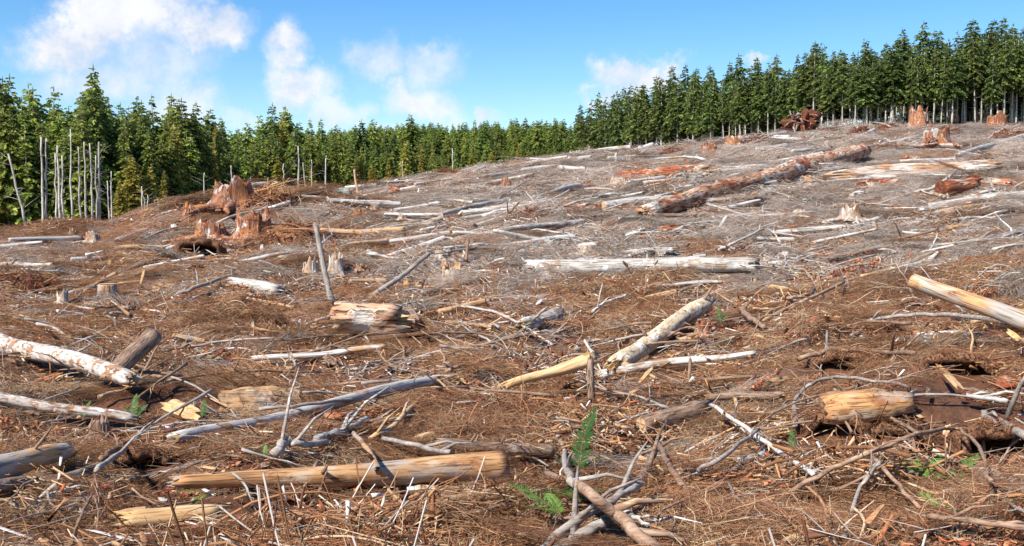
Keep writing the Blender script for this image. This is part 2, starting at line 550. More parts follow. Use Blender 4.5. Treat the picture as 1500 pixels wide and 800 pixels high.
M['barkup'] = mat_wood('stump_bark', [(0, (.10, .06, .04)), (.45, (.24, .15, .10)), (1, (.42, .31, .23))], stretch=(1, 1, .25), nscale=11, patches=[((.44, .22, .09), .58, .67, 3)], cracks=.6, bump=.7)
M['grey'] = mat_wood('grey_branch', [(0, (.17, .125, .095)), (.5, (.335, .28, .235)), (1, (.54, .485, .42))], stretch=(.3, 1, 1), nscale=14, cracks=.35, bump=.3)
M['brown'] = mat_wood('brown_branch', [(0, (.15, .08, .05)), (.5, (.27, .165, .105)), (1, (.42, .285, .195))], stretch=(.3, 1, 1), nscale=14, patches=[((.50, .33, .19), .6, .68, 5)], cracks=.4, bump=.3)
M['soilred'] = mat_wood('red_duff', [(0, (.07, .02, .012)), (.5, (.20, .062, .03)), (1, (.36, .15, .075))], stretch=(1, 1, 1), nscale=7, cracks=.6, bump=1.0, dist=.06)
M['endgrain'] = mat_wood('end_grain', [(0, (.38, .22, .11)), (.5, (.56, .36, .19)), (1, (.70, .52, .33))], stretch=(1, 1, 1), nscale=10, cracks=.4)
M['paletrunk'] = mat_wood('pale_tree_bark', [(0, (.28, .24, .19)), (.5, (.48, .43, .36)), (1, (.68, .64, .56))], stretch=(1, 1, .35), nscale=2.5, patches=[((.16, .14, .11), .60, .68, 1.3)], cracks=.4)
M['trunk'] = mat_wood('conifer_bark', [(0, (.16, .13, .10)), (.5, (.33, .28, .23)), (1, (.52, .47, .40))], stretch=(1, 1, .25), nscale=3, cracks=.4)
M['stone'] = mat_wood('mossy_stone', [(0, (.18, .19, .15)), (.5, (.34, .36, .29)), (1, (.50, .50, .45))], stretch=(1, 1, 1), nscale=2.5, cracks=.2)
M['needle'] = mat_tint('conifer_needles', .7, .75, 1.25, .45, .018)
M['fern'] = mat_tint('fern_leaf', .5, .9, 1.1, .25)
M['twig'] = mat_tint('twig_litter', .9, .78, 1.18)
M['chip'] = mat_tint('wood_chips', .8, .8, 1.15, grain=.4)


def mat_ground():
    m, N, L, b = nodes_of('clearing_soil')
    tc = N.new('ShaderNodeTexCoord')
    n = N.new('ShaderNodeTexNoise'); n.inputs['Scale'].default_value = 2.6; n.inputs['Detail'].default_value = 12; n.inputs['Roughness'].default_value = .78
    L.new(tc.outputs['Object'], n.inputs['Vector'])
    rp = ramp(N, [(.30, (.035, .012, .006)), (.45, (.10, .036, .016)), (.56, (.18, .075, .034)), (.72, (.29, .15, .08))])
    L.new(n.outputs['Fac'], rp.inputs['Fac'])
    rg = ramp(N, [(.30, (.07, .045, .035)), (.47, (.17, .125, .10)), (.70, (.34, .29, .25))])
    n3 = N.new('ShaderNodeTexNoise'); n3.inputs['Scale'].default_value = 3.0; n3.inputs['Detail'].default_value = 9; n3.inputs['Roughness'].default_value = .7
    L.new(tc.outputs['Object'], n3.inputs['Vector']); L.new(n3.outputs['Fac'], rg.inputs['Fac'])
    a = N.new('ShaderNodeAttribute'); a.attribute_name = 'cover'      # red channel: weathering, green: forest floor
    sp = N.new('ShaderNodeSeparateColor'); L.new(a.outputs['Color'], sp.inputs[0])
    mx = N.new('ShaderNodeMix'); mx.data_type = 'RGBA'
    L.new(sp.outputs[0], mx.inputs['Factor']); L.new(rp.outputs[0], mx.inputs[6]); L.new(rg.outputs[0], mx.inputs[7])
    mf = N.new('ShaderNodeMix'); mf.data_type = 'RGBA'
    L.new(sp.outputs[1], mf.inputs['Factor']); L.new(mx.outputs[2], mf.inputs[6])
    fr = ramp(N, [(.35, (.03, .035, .015)), (.6, (.07, .08, .03))]); L.new(n.outputs['Fac'], fr.inputs['Fac'])
    L.new(fr.outputs[0], mf.inputs[7])
    L.new(mf.outputs[2], b.inputs['Base Color'])
    b.inputs['Roughness'].default_value = .95
    n2 = N.new('ShaderNodeTexNoise'); n2.inputs['Scale'].default_value = 18; n2.inputs['Detail'].default_value = 8; n2.inputs['Roughness'].default_value = .7
    L.new(tc.outputs['Object'], n2.inputs['Vector'])
    bp = N.new('ShaderNodeBump'); bp.inputs['Strength'].default_value = .9; bp.inputs['Distance'].default_value = .06
    L.new(n2.outputs['Fac'], bp.inputs['Height']); L.new(bp.outputs[0], b.inputs['Normal'])
    return m


M['ground'] = mat_ground()

# ------------------------------------------------------------------ ground sheet


def edge_r(px):
    return np.where(px < 845, np.interp(px, *EDGE_L), np.interp(px, *EDGE_R))


def build_ground():
    rad = [0.6]
    while rad[-1] < 4200:
        r = rad[-1]
        rad.append(r + max(.09, r * .0085 if r < 60 else r * (.0085 + .00012 * min(r - 60, 400))))
    rad = np.array(rad)
    a_in = np.linspace(R(-34), R(34), 420)
    a_out = np.linspace(R(34), R(326), 120)[1:-1]
    ang = np.concatenate([a_in, a_out])
    na, nr = len(ang), len(rad)
    A, Q = np.meshgrid(ang, rad)
    X = Q * np.sin(A); Y = Q * np.cos(A)
    Z = terrain(X, Y)
    V = np.stack([X, Y, Z], -1).reshape(-1, 3)
    i = np.arange(nr - 1)[:, None] * na; j = np.arange(na)[None, :]; j2 = (j + 1) % na
    Fc = np.stack([i + j, i + na + j, i + na + j2, i + j2], -1).reshape(-1, 4)[:, ::-1]
    V = np.vstack([V, [[0, 0, tz(0.01, 0.01)]]])
    cover = np.zeros((len(V), 3))
    cover[:-1, 0] = greyness(X, Y).ravel()
    px = 750 + F * X / np.maximum(Y, 1e-3)
    e = edge_r(px); cover[:-1, 1] = np.where(Y > 0, sstep(e - 8, e, Y), sstep(150, 180, Q)).ravel()
    me = mesh_np('ground', V, Fc, M['ground'], cover, True, 'cover')
    o = obj('ground', me)
    tag(o, 'rough reddish brown soil of the clear-felled hillside under the slash', kind='structure')


build_ground()

# ------------------------------------------------------------------ scatter (stuff) through geometry nodes


def scatter(name, protos, pts, rots, scl, idx, label, cat, parent=None):
    me = bpy.data.meshes.new(name)
    n = len(pts)
    me.vertices.add(n); me.vertices.foreach_set('co', np.asarray(pts, np.float32).ravel())
    a = me.attributes.new('rot', 'FLOAT_VECTOR', 'POINT'); a.data.foreach_set('vector', np.asarray(rots, np.float32).ravel())
    scl = np.asarray(scl, np.float32)
    if scl.ndim == 1:
        scl = np.repeat(scl[:, None], 3, 1)
    a = me.attributes.new('scl', 'FLOAT_VECTOR', 'POINT'); a.data.foreach_set('vector', scl.ravel())
    a = me.attributes.new('idx', 'INT', 'POINT'); a.data.foreach_set('value', np.asarray(idx, np.int32))
    for mm in protos[0].data.materials:
        me.materials.append(mm)
    o = obj(name, me)
    tag(o, label, cat, kind='stuff')
    ng = bpy.data.node_groups.new(name + '_nodes', 'GeometryNodeTree')
    ng.interface.new_socket('Geometry', in_out='INPUT', socket_type='NodeSocketGeometry')
    ng.interface.new_socket('Geometry', in_out='OUTPUT', socket_type='NodeSocketGeometry')
    N, L = ng.nodes, ng.links
    gi = N.new('NodeGroupInput'); go = N.new('NodeGroupOutput')
    jn = N.new('GeometryNodeJoinGeometry')
    for p in protos:
        oi = N.new('GeometryNodeObjectInfo'); oi.inputs['Object'].default_value = p; oi.inputs['As Instance'].default_value = False
        g2 = N.new('GeometryNodeGeometryToInstance')
        L.new(oi.outputs['Geometry'], g2.inputs[0]); L.new(g2.outputs[0], jn.inputs[0])
    ip = N.new('GeometryNodeInstanceOnPoints'); ip.inputs['Pick Instance'].default_value = True
    L.new(gi.outputs[0], ip.inputs['Points']); L.new(jn.outputs[0], ip.inputs['Instance'])

    def na(nm, ty, sock):
        x = N.new('GeometryNodeInputNamedAttribute'); x.data_type = ty; x.inputs['Name'].default_value = nm
        L.new([s for s in x.outputs if s.enabled][0], ip.inputs[sock])
    na('idx', 'INT', 'Instance Index'); na('rot', 'FLOAT_VECTOR', 'Rotation'); na('scl', 'FLOAT_VECTOR', 'Scale')
    L.new(ip.outputs[0], go.inputs[0])
    md = o.modifiers.new('scatter', 'NODES'); md.node_group = ng
    return o


def proto(name, me):
    return bpy.data.objects.new(name, me)      # never linked to the scene: only its mesh is used


def twigs(n, rng, rad, hmax, lrange, rrange, palette, curl=.16, tilt=.22, segs=4, sides=3):
    th = rng.uniform(0, 2 * np.pi, n); rr = rad * np.sqrt(rng.uniform(0, 1, n))
    c = np.stack([rr * np.cos(th), rr * np.sin(th), hmax * rng.uniform(-.15, 1, n) * (1 - .75 * (rr / rad)**2)], 1)
    yaw = rng.uniform(0, 2 * np.pi, n); pit = rng.normal(0, tilt, n)
    Ln = np.exp(rng.uniform(np.log(lrange[0]), np.log(lrange[1]), n))
    r0 = np.exp(rng.uniform(np.log(rrange[0]), np.log(rrange[1]), n)) * (.6 + .5 * Ln / lrange[1])
    d = np.stack([np.cos(yaw) * np.cos(pit), np.sin(yaw) * np.cos(pit), np.sin(pit)], 1)
    s = np.stack([-np.sin(yaw), np.cos(yaw), np.zeros(n)], 1)
    u = np.cross(d, s)
    k1 = rng.normal(0, curl, n); k2 = rng.normal(.04, curl * .8, n); k3 = rng.normal(0, curl * .3, n)
    V = np.zeros((n, segs + 1, sides, 3)); col = np.zeros((n, segs + 1, sides, 3))
    pal = np.array(palette); pc = pal[rng.integers(0, len(pal), n)] * rng.uniform(.75, 1.25, (n, 1))
    for i in range(segs + 1):
        t = i / segs - .5
        p = c + d * (Ln * t)[:, None] + s * (Ln * (k1 * (4 * t * t - .5) + k3 * math.sin(7 * t)))[:, None] - u * (Ln * k2 * (4 * t * t - .5))[:, None]
        rad_i = r0 * (1 - .72 * i / segs)
        for k in range(sides):
            a = 2 * math.pi * k / sides
            V[:, i, k] = p + (s * math.cos(a) + u * math.sin(a)) * rad_i[:, None]
        col[:, i] = pc[:, None, :]
    base = np.arange(n)[:, None, None] * ((segs + 1) * sides)
    ii = np.arange(segs)[None, :, None] * sides; kk = np.arange(sides)[None, None, :]; k2_ = (kk + 1) % sides
    Fc = np.stack([base + ii + kk, base + ii + k2_, base + ii + sides + k2_, base + ii + sides + kk], -1).reshape(-1, 4)
    return V.reshape(-1, 3), Fc, col.reshape(-1, 3)


def shards(n, rng, rad, hmax, lrange, wr, palette, tilt=.35):
    th = rng.uniform(0, 2 * np.pi, n); rr = rad * np.sqrt(rng.uniform(0, 1, n))
    c = np.stack([rr * np.cos(th), rr * np.sin(th), hmax * rng.uniform(0, 1, n)], 1)
    yaw = rng.uniform(0, 2 * np.pi, n); pit = rng.normal(0, tilt, n); rol = rng.normal(0, .5, n)
    Ln = np.exp(rng.uniform(np.log(lrange[0]), np.log(lrange[1]), n)); w = Ln * rng.uniform(*wr, n); tk = np.minimum(w * .4, .015 + Ln * .02)
    d = np.stack([np.cos(yaw) * np.cos(pit), np.sin(yaw) * np.cos(pit), np.sin(pit)], 1)
    s = np.stack([-np.sin(yaw), np.cos(yaw), np.zeros(n)], 1); u = np.cross(d, s)
    s2 = s * np.cos(rol)[:, None] + u * np.sin(rol)[:, None]; u2 = np.cross(d, s2)
    pal = np.array(palette); pc = pal[rng.integers(0, len(pal), n)] * rng.uniform(.75, 1.2, (n, 1))
    V = np.zeros((n, 8, 3))
    for i, (a, b_, e) in enumerate([(-.5, -.5, -.5), (-.5, .5, -.5), (-.5, .5, .5), (-.5, -.5, .5), (.5, -.5, -.5), (.5, .5, -.5), (.5, .5, .5), (.5, -.5, .5)]):
        f = rng.uniform(.55, 1.0, n) if a < 0 else rng.uniform(.1, .8, n)
        V[:, i] = c + d * (Ln * (a + rng.uniform(-.12, .12, n)))[:, None] + s2 * (w * b_ * f)[:, None] + u2 * (tk * e)[:, None]
    q = np.array([(0, 1, 2, 3), (4, 7, 6, 5), (0, 4, 5, 1), (1, 5, 6, 2), (2, 6, 7, 3), (3, 7, 4, 0)])
    Fc = (np.arange(n)[:, None, None] * 8 + q[None]).reshape(-1, 4)
    return V.reshape(-1, 3), Fc, np.repeat(pc, 8, 0)


BROWN = [(.27, .125, .056), (.36, .185, .088), (.13, .053, .026), (.47, .29, .16), (.30, .135, .060), (.18, .082, .040), (.40, .205, .096), (.54, .38, .235), (.08, .032, .016), (.34, .155, .07), (.26, .10, .042)]
REDDY = [(.30, .10, .042), (.30, .12, .06), (.17, .06, .03), (.36, .19, .10), (.12, .04, .025)]
GREYS = [(.38, .315, .26), (.52, .455, .39), (.22, .16, .12), (.66, .60, .53), (.34, .245, .185), (.15, .105, .08), (.44, .345, .27), (.30, .17, .10)]
CHIPS = [(.58, .34, .14), (.66, .45, .22), (.46, .24, .10), (.70, .57, .40), (.36, .14, .06), (.52, .30, .16), (.30, .17, .10), (.66, .60, .53), (.42, .20, .09)]
REDCHIPS = [(.34, .10, .045), (.44, .15, .06), (.24, .06, .03), (.52, .24, .11), (.16, .05, .03)]
rng = np.random.default_rng(7)


def merge3(*ps):
    V, Fc, c = [], [], []
    b = 0
    for v, f, k in ps:
        V.append(v); Fc.append(f + b); c.append(k); b += len(v)
    return np.vstack(V), np.vstack(Fc), np.vstack(c)


def patch_set(nm, pal, n=1700, k=4):
    out = []
    for i in range(k):
        V, Fc, c = merge3(twigs(n, rng, 1.0, .14, (.10, .55), (.0016, .0042), pal, segs=3),
                          twigs(30, rng, .95, .16, (.4, 1.1), (.004, .009), pal, curl=.08, tilt=.16, sides=4, segs=6),
                          twigs(80, rng, .95, .22, (.12, .45), (.0025, .005), pal, tilt=.7, segs=3))
        out.append(proto('%s_%d' % (nm, i), mesh_np('%s_mesh' % nm, V, Fc, M['twig'], c)))
    return out


P_BROWN = patch_set('brown_twig_tangle', BROWN)
P_RED = patch_set('red_twig_tangle', BROWN + REDDY)
P_GREY = patch_set('grey_twig_tangle', GREYS)


def brush_set(nm, pal, k=4):
    out = []
    for i in range(k):
        V, Fc, c = merge3(twigs(34, rng, 1.0, .22, (.45, 1.7), (.006, .015), pal, curl=.07, tilt=.2, segs=6, sides=5), twigs(60, rng, 1.0, .26, (.2, .8), (.004, .008), pal, curl=.14, tilt=.4),
                          shards(26, rng, 1.0, .20, (.06, .22), (.15, .5), pal + CHIPS))
        out.append(proto('%s_%d' % (nm, i), mesh_np('%s_mesh' % nm, V, Fc, M['twig'], c)))
    return out


P_BRUSHG = brush_set('grey_brush', GREYS + GREYS[3:4])
P_BRUSHB = brush_set('brown_brush', BROWN + BROWN[:6] + GREYS[:2])
P_COARSE = []
for i in range(6):
    V, Fc, c = merge3(twigs(11, rng, .9, .20, (.4, 1.3), (.008, .020), BROWN + BROWN[3:8], curl=.06, tilt=.22, segs=6, sides=7), twigs(16, rng, .9, .24, (.2, .7), (.005, .010), BROWN + CHIPS[:4], curl=.08, tilt=.32, segs=4, sides=5),
                      shards(18, rng, .9, .15, (.07, .24), (.14, .42), CHIPS + REDCHIPS + BROWN, tilt=.2), shards(5, rng, .9, .15, (.25, .5), (.06, .15), CHIPS + GREYS[:4], tilt=.15))
    P_COARSE.append(proto('coarse_slash_%d' % i, mesh_np('coarse_slash', V, Fc, M['chip'], c)))
STRAW = [(.56, .41, .25), (.48, .33, .185), (.64, .52, .37), (.38, .23, .12), (.30, .15, .07)]
P_STRAW = patch_set('straw_twig_tangle', STRAW + BROWN[:4], 700, 3)
P_CHIP = []
for i in range(4):
    V, Fc, c = merge3(shards(34, rng, .8, .15, (.04, .18), (.12, .4), CHIPS + REDCHIPS + BROWN[3:5]), shards(6, rng, .8, .15, (.2, .4), (.06, .16), CHIPS), twigs(8, rng, .8, .16, (.15, .5), (.003, .007), CHIPS, curl=.05))
    P_CHIP.append(proto('chip_scatter_%d' % i, mesh_np('chip_scatter', V, Fc, M['chip'], c)))
P_DUFF = []
for i in range(3):
    V, Fc, c = merge3(shards(160, rng, .7, .07, (.025, .12), (.3, .9), REDCHIPS + [(.26, .12, .06), (.20, .10, .06)], tilt=.6), twigs(60, rng, .7, .08, (.08, .4), (.002, .005), REDDY + BROWN))
    P_DUFF.append(proto('red_duff_%d' % i, mesh_np('red_duff', V, Fc, M['chip'], c)))


def field_points(n, rmin, rmax, amax=31, power=1.0):
    """points spread evenly over the wedge of ground in view (a few metres beyond both sides)"""
    n = int(n * 1.25)
    r = np.sqrt(rng.uniform(rmin**2, rmax**2, n)) if power == 1.0 else rmin * (rmax / rmin)**rng.uniform(0, 1, n)
    hw = np.minimum(r * .515 + 3.5 * np.exp(-r / 40.0), r * .93)
    X = rng.uniform(-1, 1, n) * hw
    return X, np.sqrt(r * r - X * X)


def rots_for(X, Y, tiltsd=.10):
    e = .5
    gx = (terrain(X + e, Y) - terrain(X - e, Y)) / (2 * e); gy = (terrain(X, Y + e) - terrain(X, Y - e)) / (2 * e)
    # yaw in the patch's own plane, then the lean of the slope (XYZ euler: Rz * Ry * Rx)
    yaw = rng.uniform(0, 2 * np.pi, len(X))
    lx = gx * np.cos(yaw) + gy * np.sin(yaw); ly = -gx * np.sin(yaw) + gy * np.cos(yaw)
    return np.stack([np.arctan(ly) + rng.normal(0, tiltsd, len(X)), -np.arctan(lx) + rng.normal(0, tiltsd, len(X)), yaw], 1)


def in_clearing(X, Y, back=2.0):
    return Y < edge_r(750 + F * X / np.maximum(Y, .1)) - back


FOOT = []           # footprints of placed things: x0, y0, x1, y1, half width


def clear_of_things(X, Y):
    best = np.full(len(X), 99.0)
    for x0, y0, x1, y1, w in FOOT:
        dx, dy = x1 - x0, y1 - y0
        t = np.clip(((X - x0) * dx + (Y - y0) * dy) / (dx * dx + dy * dy + 1e-9), 0, 1)
        px_, py_ = x0 + t * dx, y0 + t * dy
        d = np.hypot(X - px_, Y - py_) - w
        d = np.where(Y < py_, d * .75, d)            # a little more room on the open side
        best = np.minimum(best, np.maximum(d, 0))
    return best


def lay(name, protos, X, Y, smin, smax, lift, label, cat, zs=(.7, 1.4)):
    k = in_clearing(X, Y)
    for hx, hy, hr in HOLES:
        k &= np.hypot(X - hx, Y - hy) > hr + (.42 if cat != 'rotten wood' else 0)
    if cat == 'brushwood':
        k &= clear_of_things(X, Y) > .35
    X, Y = X[k], Y[k]
    n = len(X)
    s = rng.uniform(smin, smax, n) * np.clip(np.sqrt(X * X + Y * Y) / 30.0, .75, 3.2)**.75
    zf = rng.uniform(*zs, n) * np.clip(26.0 / np.sqrt(X * X + Y * Y), .26, 1.0)
    zf = zf * (.45 + 1.7 * np.clip(perlin(X / 2.0, Y / 2.0, 51) + .2, 0, 1))      # heaps and thin spots
    near = clear_of_things(X, Y)                     # litter is pressed flat where something lies on it
    zf *= .22 + .78 * sstep(.1, .6, near / s)
    S = np.stack([s, s, s * zf], 1)
    Z = terrain(X, Y) + lift * s
    return scatter(name, protos, np.stack([X, Y, Z], 1), rots_for(X, Y), S, rng.integers(0, len(protos), n), label, cat)


def litter():
    for nm, pr, n, rm, rM, want, lab in [
            ('brown_twig_litter', P_BROWN, 500, 5.5, 60, 'b', 'dense tangle of dead brown conifer twigs covering the near ground'),
            ('red_twig_litter', P_RED, 430, 5.5, 110, 'r', 'patches of rust red twigs and needle duff among the slash'),
            ('grey_twig_litter', P_GREY, 1000, 12, 175, 'g', 'dense tangle of weathered grey twigs covering the open slope')]:
        X, Y = field_points(n * 2, rm, rM, power=0)
        X2, Y2 = field_points(n, rm, rM)
        X = np.concatenate([X, X2]); Y = np.concatenate([Y, Y2])
        g = greyness(X, Y); u = rng.uniform(0, 1, len(X))
        red = sstep(.05, .35, perlin(X / 2.2, Y / 2.2, 21)) * (1 - .5 * g)
        if want == 'b':
            k = (u < (1 - g) * (1 - .4 * red)) & (rng.uniform(0, 1, len(X)) < .62)
        elif want == 'r':
            k = u < red * .9
        else:
            k = (u < g * 1.05) & (rng.uniform(0, 1, len(X)) < .75)
        lay(nm, pr, X[k], Y[k], .75, 1.35, .02, lab, 'twigs')
    for nm, pr, n, rm, rM, lab in [('grey_brushwood', P_BRUSHG, 2000, 16, 170, 'loose grey brushwood and broken sticks strewn over the open slope'), ('brown_brushwood', P_BRUSHB, 1500, 5.5, 110, 'loose brown brushwood and broken sticks strewn over the near ground')]:
        X, Y = field_points(n, rm, rM, power=0)
        X2, Y2 = field_points(n, max(rm, 30), rM)
        X = np.concatenate([X, X2]); Y = np.concatenate([Y, Y2])
        g = greyness(X, Y)
        k = rng.uniform(0, 1, len(X)) < (g if pr is P_BRUSHG else 1 - g)
        lay(nm, pr, X[k], Y[k], .6, 1.1, .03, lab, 'brushwood')
    X, Y = field_points(900, 5.5, 60, power=0)
    k = (perlin(X / 1.6, Y / 1.6, 71) > .12) & (rng.uniform(0, 1, len(X)) > greyness(X, Y))
    lay('straw_twig_litter', P_STRAW, X[k], Y[k], .6, 1.0, .06, 'drifts of straw coloured dry twigs lying over the brown slash', 'twigs')
    X, Y = field_points(3200, 5.5, 75, power=0)
    k = perlin(X / 1.7, Y / 1.7, 61) > -.25
    lay('coarse_slash', P_COARSE, X[k], Y[k], .7, 1.15, .04, 'broken sticks, bark and splintered wood strewn through the brown slash', 'brushwood', zs=(.5, .95))
    X, Y = field_points(1500, 6.5, 120, power=0)
    k = perlin(X / 2.6, Y / 2.6, 41) > -.05
    X, Y = X[k], Y[k]
    lay('wood_chip_litter', P_CHIP, X, Y, .7, 1.2, .05, 'scattered orange and cream wood chips and slivers over the slash', 'wood chips')
    X, Y = field_points(1600, 6.5, 100, power=0)
    k = perlin(X / 1.9, Y / 1.9, 31) > .22
    lay('red_duff_litter', P_DUFF, X[k], Y[k], .7, 1.2, .04, 'crumbled red rotten wood lying in bare hollows of the slash', 'rotten wood')


# ------------------------------------------------------------------ logs


def log_body(L, r0, r1, rg, sides=18, bend=.015, rough=.06, jag0=0.0, jag1=0.0, furrow=.03, lumps=0, oval=0.0):
    """tapered trunk along +X; jag = length of ragged tongues at an end (in radii)"""
    n = int(min(46, max(10, L / max(r0, r1) * 1.6)))
    sd = rg.randrange(9999)
    th = np.linspace(0, 2 * np.pi, sides, endpoint=False)
    xs = np.linspace(0, 1, n + 1)
    A, T = np.meshgrid(th, xs)
    r = r0 + (r1 - r0) * T
    r = r * (1 + rough * perlin(np.cos(A) * 1.3 + T * L * 1.1 + sd, np.sin(A) * 1.3 + 5 + T * L * .7, sd) + furrow * perlin(A * 3.2, T * L * 1.0, sd + 1) + furrow * .7 * perlin(np.cos(A) * 5 + 20, np.sin(A) * 5 + T * L * 4, sd + 2))
    for _ in range(lumps):
        t0 = rg.random(); a0 = rg.uniform(0, 6.28); h = rg.uniform(.12, .4); w = rg.uniform(.05, .12)
        da = np.abs((A - a0 + np.pi) % (2 * np.pi) - np.pi)
        r = r * (1 + h * np.exp(-((T - t0) / w)**2 - (da / .6)**2))
    X = T * L
    t1 = np.array([rg.random() for _ in range(sides)]); t2 = np.array([rg.random() for _ in range(sides)])
    X[0] -= jag0 * r0 * t1**1.5 * 2; X[-1] += jag1 * r1 * t2**1.5 * 2
    if jag0:
        X[1] -= jag0 * r0 * t1**1.5 * .6; r[0] *= .86
    if jag1:
        X[-2] += jag1 * r1 * t2**1.5 * .6; r[-1] *= .86
    bend = bend * min(1.0, 5.0 / L)
    cy = bend * L * np.sin(T * np.pi + rg.uniform(0, 1)) * rg.choice((-1, 1)); cz = bend * .6 * L * np.sin(T * 2.2 * np.pi + rg.uniform(0, 6))
    cz = cz - (cz[0, 0] + (cz[-1, 0] - cz[0, 0]) * T); cy = cy - (cy[0, 0] + (cy[-1, 0] - cy[0, 0]) * T)
    V = np.stack([X, cy + r * np.cos(A) * (1 + oval), cz + r * np.sin(A) * (1 - oval)], -1).reshape(-1, 3)
    i = np.arange(n)[:, None] * sides; j = np.arange(sides)[None, :]; j2 = (j + 1) % sides
    Fc = np.stack([i + j, i + j2, i + sides + j2, i + sides + j], -1).reshape(-1, 4).tolist()
    V = V.tolist()
    for e, base, jg in ((0, 0, jag0), (1, n * sides, jag1)):
        rr = (r1 if e else r0)
        V.append([(L - .5 * rr * min(jg, 1)) if e else .5 * rr * min(jg, 1), 0, 0])
        ci = len(V) - 1
        for k in range(sides):
            k2 = (k + 1) % sides
            Fc.append((base + k, base + k2, ci) if e else (base + k2, base + k, ci))
    # face winding outward
    return V, [tuple(f[::-1]) for f in Fc]


def cut_disc(r, rg, sides=18):
    V, Fc = [[0, 0, 0]], []
    for q in (.5, 1.0):
        for k in range(sides):
            a = 2 * math.pi * k / sides
            V.append([rg.uniform(-.02, .02) * r, math.cos(a) * r * q * .95, math.sin(a) * r * q * .95])
    for k in range(sides):
        k2 = (k + 1) % sides
        Fc.append((0, 1 + k, 1 + k2)); Fc.append((1 + k, 1 + sides + k, 1 + sides + k2, 1 + k2))
    return V, Fc


def splinters(r, rg, n=18, ln=1.9):
    """bundle of torn slivers pointing +X"""
    ps = []
    for _ in range(n):
        a = rg.uniform(0, 6.28); q = r * .82 * math.sqrt(rg.random()); l = r * ln * rg.uniform(.25, 1.0)
        y, z = q * math.cos(a), q * math.sin(a); w = r * rg.uniform(.08, .24); h = w * rg.uniform(.25, .6); ro = rg.uniform(0, 3.1)
        V = []
        for x, s in ((-r * .8, 1.0), (l * .5, .8), (l, .12)):
            for dy, dz in ((-w, -h), (w, -h), (w, h), (-w, h)):
                yy = dy * s; zz = dz * s
                V.append([x, y * (1 + .12 * x / max(r, .01) * .2) + yy * math.cos(ro) - zz * math.sin(ro), z + yy * math.sin(ro) + zz * math.cos(ro)])
        Fc = [(0, 3, 2, 1), (8, 9, 10, 11)]
        for b in (0, 4):
            for k in range(4):
                Fc.append((b + k, b + (k + 1) % 4, b + 4 + (k + 1) % 4, b + 4 + k))
        ps.append((V, Fc))
    return join(ps)


def frame(p0, p1, roll=0.0):
    """matrix with +X from p0 to p1, +Z as far up as it can be"""
    x = (Vector(p1) - Vector(p0)).normalized()
    y = Vector((0, 0, 1)).cross(x)
    if y.length < 1e-3:
        y = Vector((0, 1, 0))
    y.normalize(); z = x.cross(y)
    m = Matrix((x, y, z)).transposed().to_4x4()
    return Matrix.Translation(Vector(p0)) @ m @ Matrix.Rotation(roll, 4, 'X')


def make_log(label, p0, p1, r0, r1, mat, e0='cut', e1='cut', seed=0, stubs=0, name='fallen_log', cat='log', group=None, endmat='endgrain', splmat='yellow', **kw):
    rg = random.Random(seed)
    L = (Vector(p1) - Vector(p0)).length
    FOOT.append((p0[0], p0[1], p1[0], p1[1], max(r0, r1)))
    root = thing(name, label, cat, frame(p0, p1), group)
    V, Fc = log_body(L, r0, r1, rg, jag0={'torn': .9, 'blunt': .3}.get(e0, 0), jag1={'torn': .9, 'blunt': .3}.get(e1, 0), **kw)
    obj('trunk', mesh_np('log_trunk', V, Fc, M[mat], None, True), root)
    for e, x, r, sg in ((e0, 0, r0, -1), (e1, L, r1, 1)):
        if e == 'cut':
            V, Fc = cut_disc(r * .99, rg)
            V = [[x + sg * (.006 + abs(v[0])), v[1], v[2]] for v in V]
            if sg < 0:
                Fc = [f[::-1] for f in Fc]
            obj('cut_end', mesh_np('log_cut_end', V, Fc, M[endmat]), root)
        elif e == 'torn':
            V, Fc = splinters(r, rg)
            V = [[x + sg * v[0], v[1], v[2]] for v in V]
            if sg < 0:
                Fc = [f[::-1] for f in Fc]
            obj('splintered_end', mesh_np('log_splinters', V, Fc, M[splmat]), root)
    for k in range(stubs):
        x = L * rg.uniform(.08, .95); a = rg.uniform(-.3, 3.4); r = r0 + (r1 - r0) * x / L
        d = Vector((rg.uniform(-.2, .7), math.cos(a), math.sin(a)))
        b = Vector((x, math.cos(a) * r * .7, math.sin(a) * r * .7)); l = r * rg.uniform(.9, 2.6); q = r * rg.uniform(.10, .22)
        V, Fc = tube([b, b + d * l * .5, b + d * l + Vector((0, 0, rg.uniform(-.2, .2) * l))], [q * 1.3, q, q * .7], 6)
        obj('branch_stub', mesh_np('stub', V, Fc, M['grey' if mat in ('silver', 'birch', 'white') else 'brown'], None, True), root)
    return root


def mat_lift(D):
    return .13 if D < 20 else .13 - .05 * min(1, (D - 20) / 20)


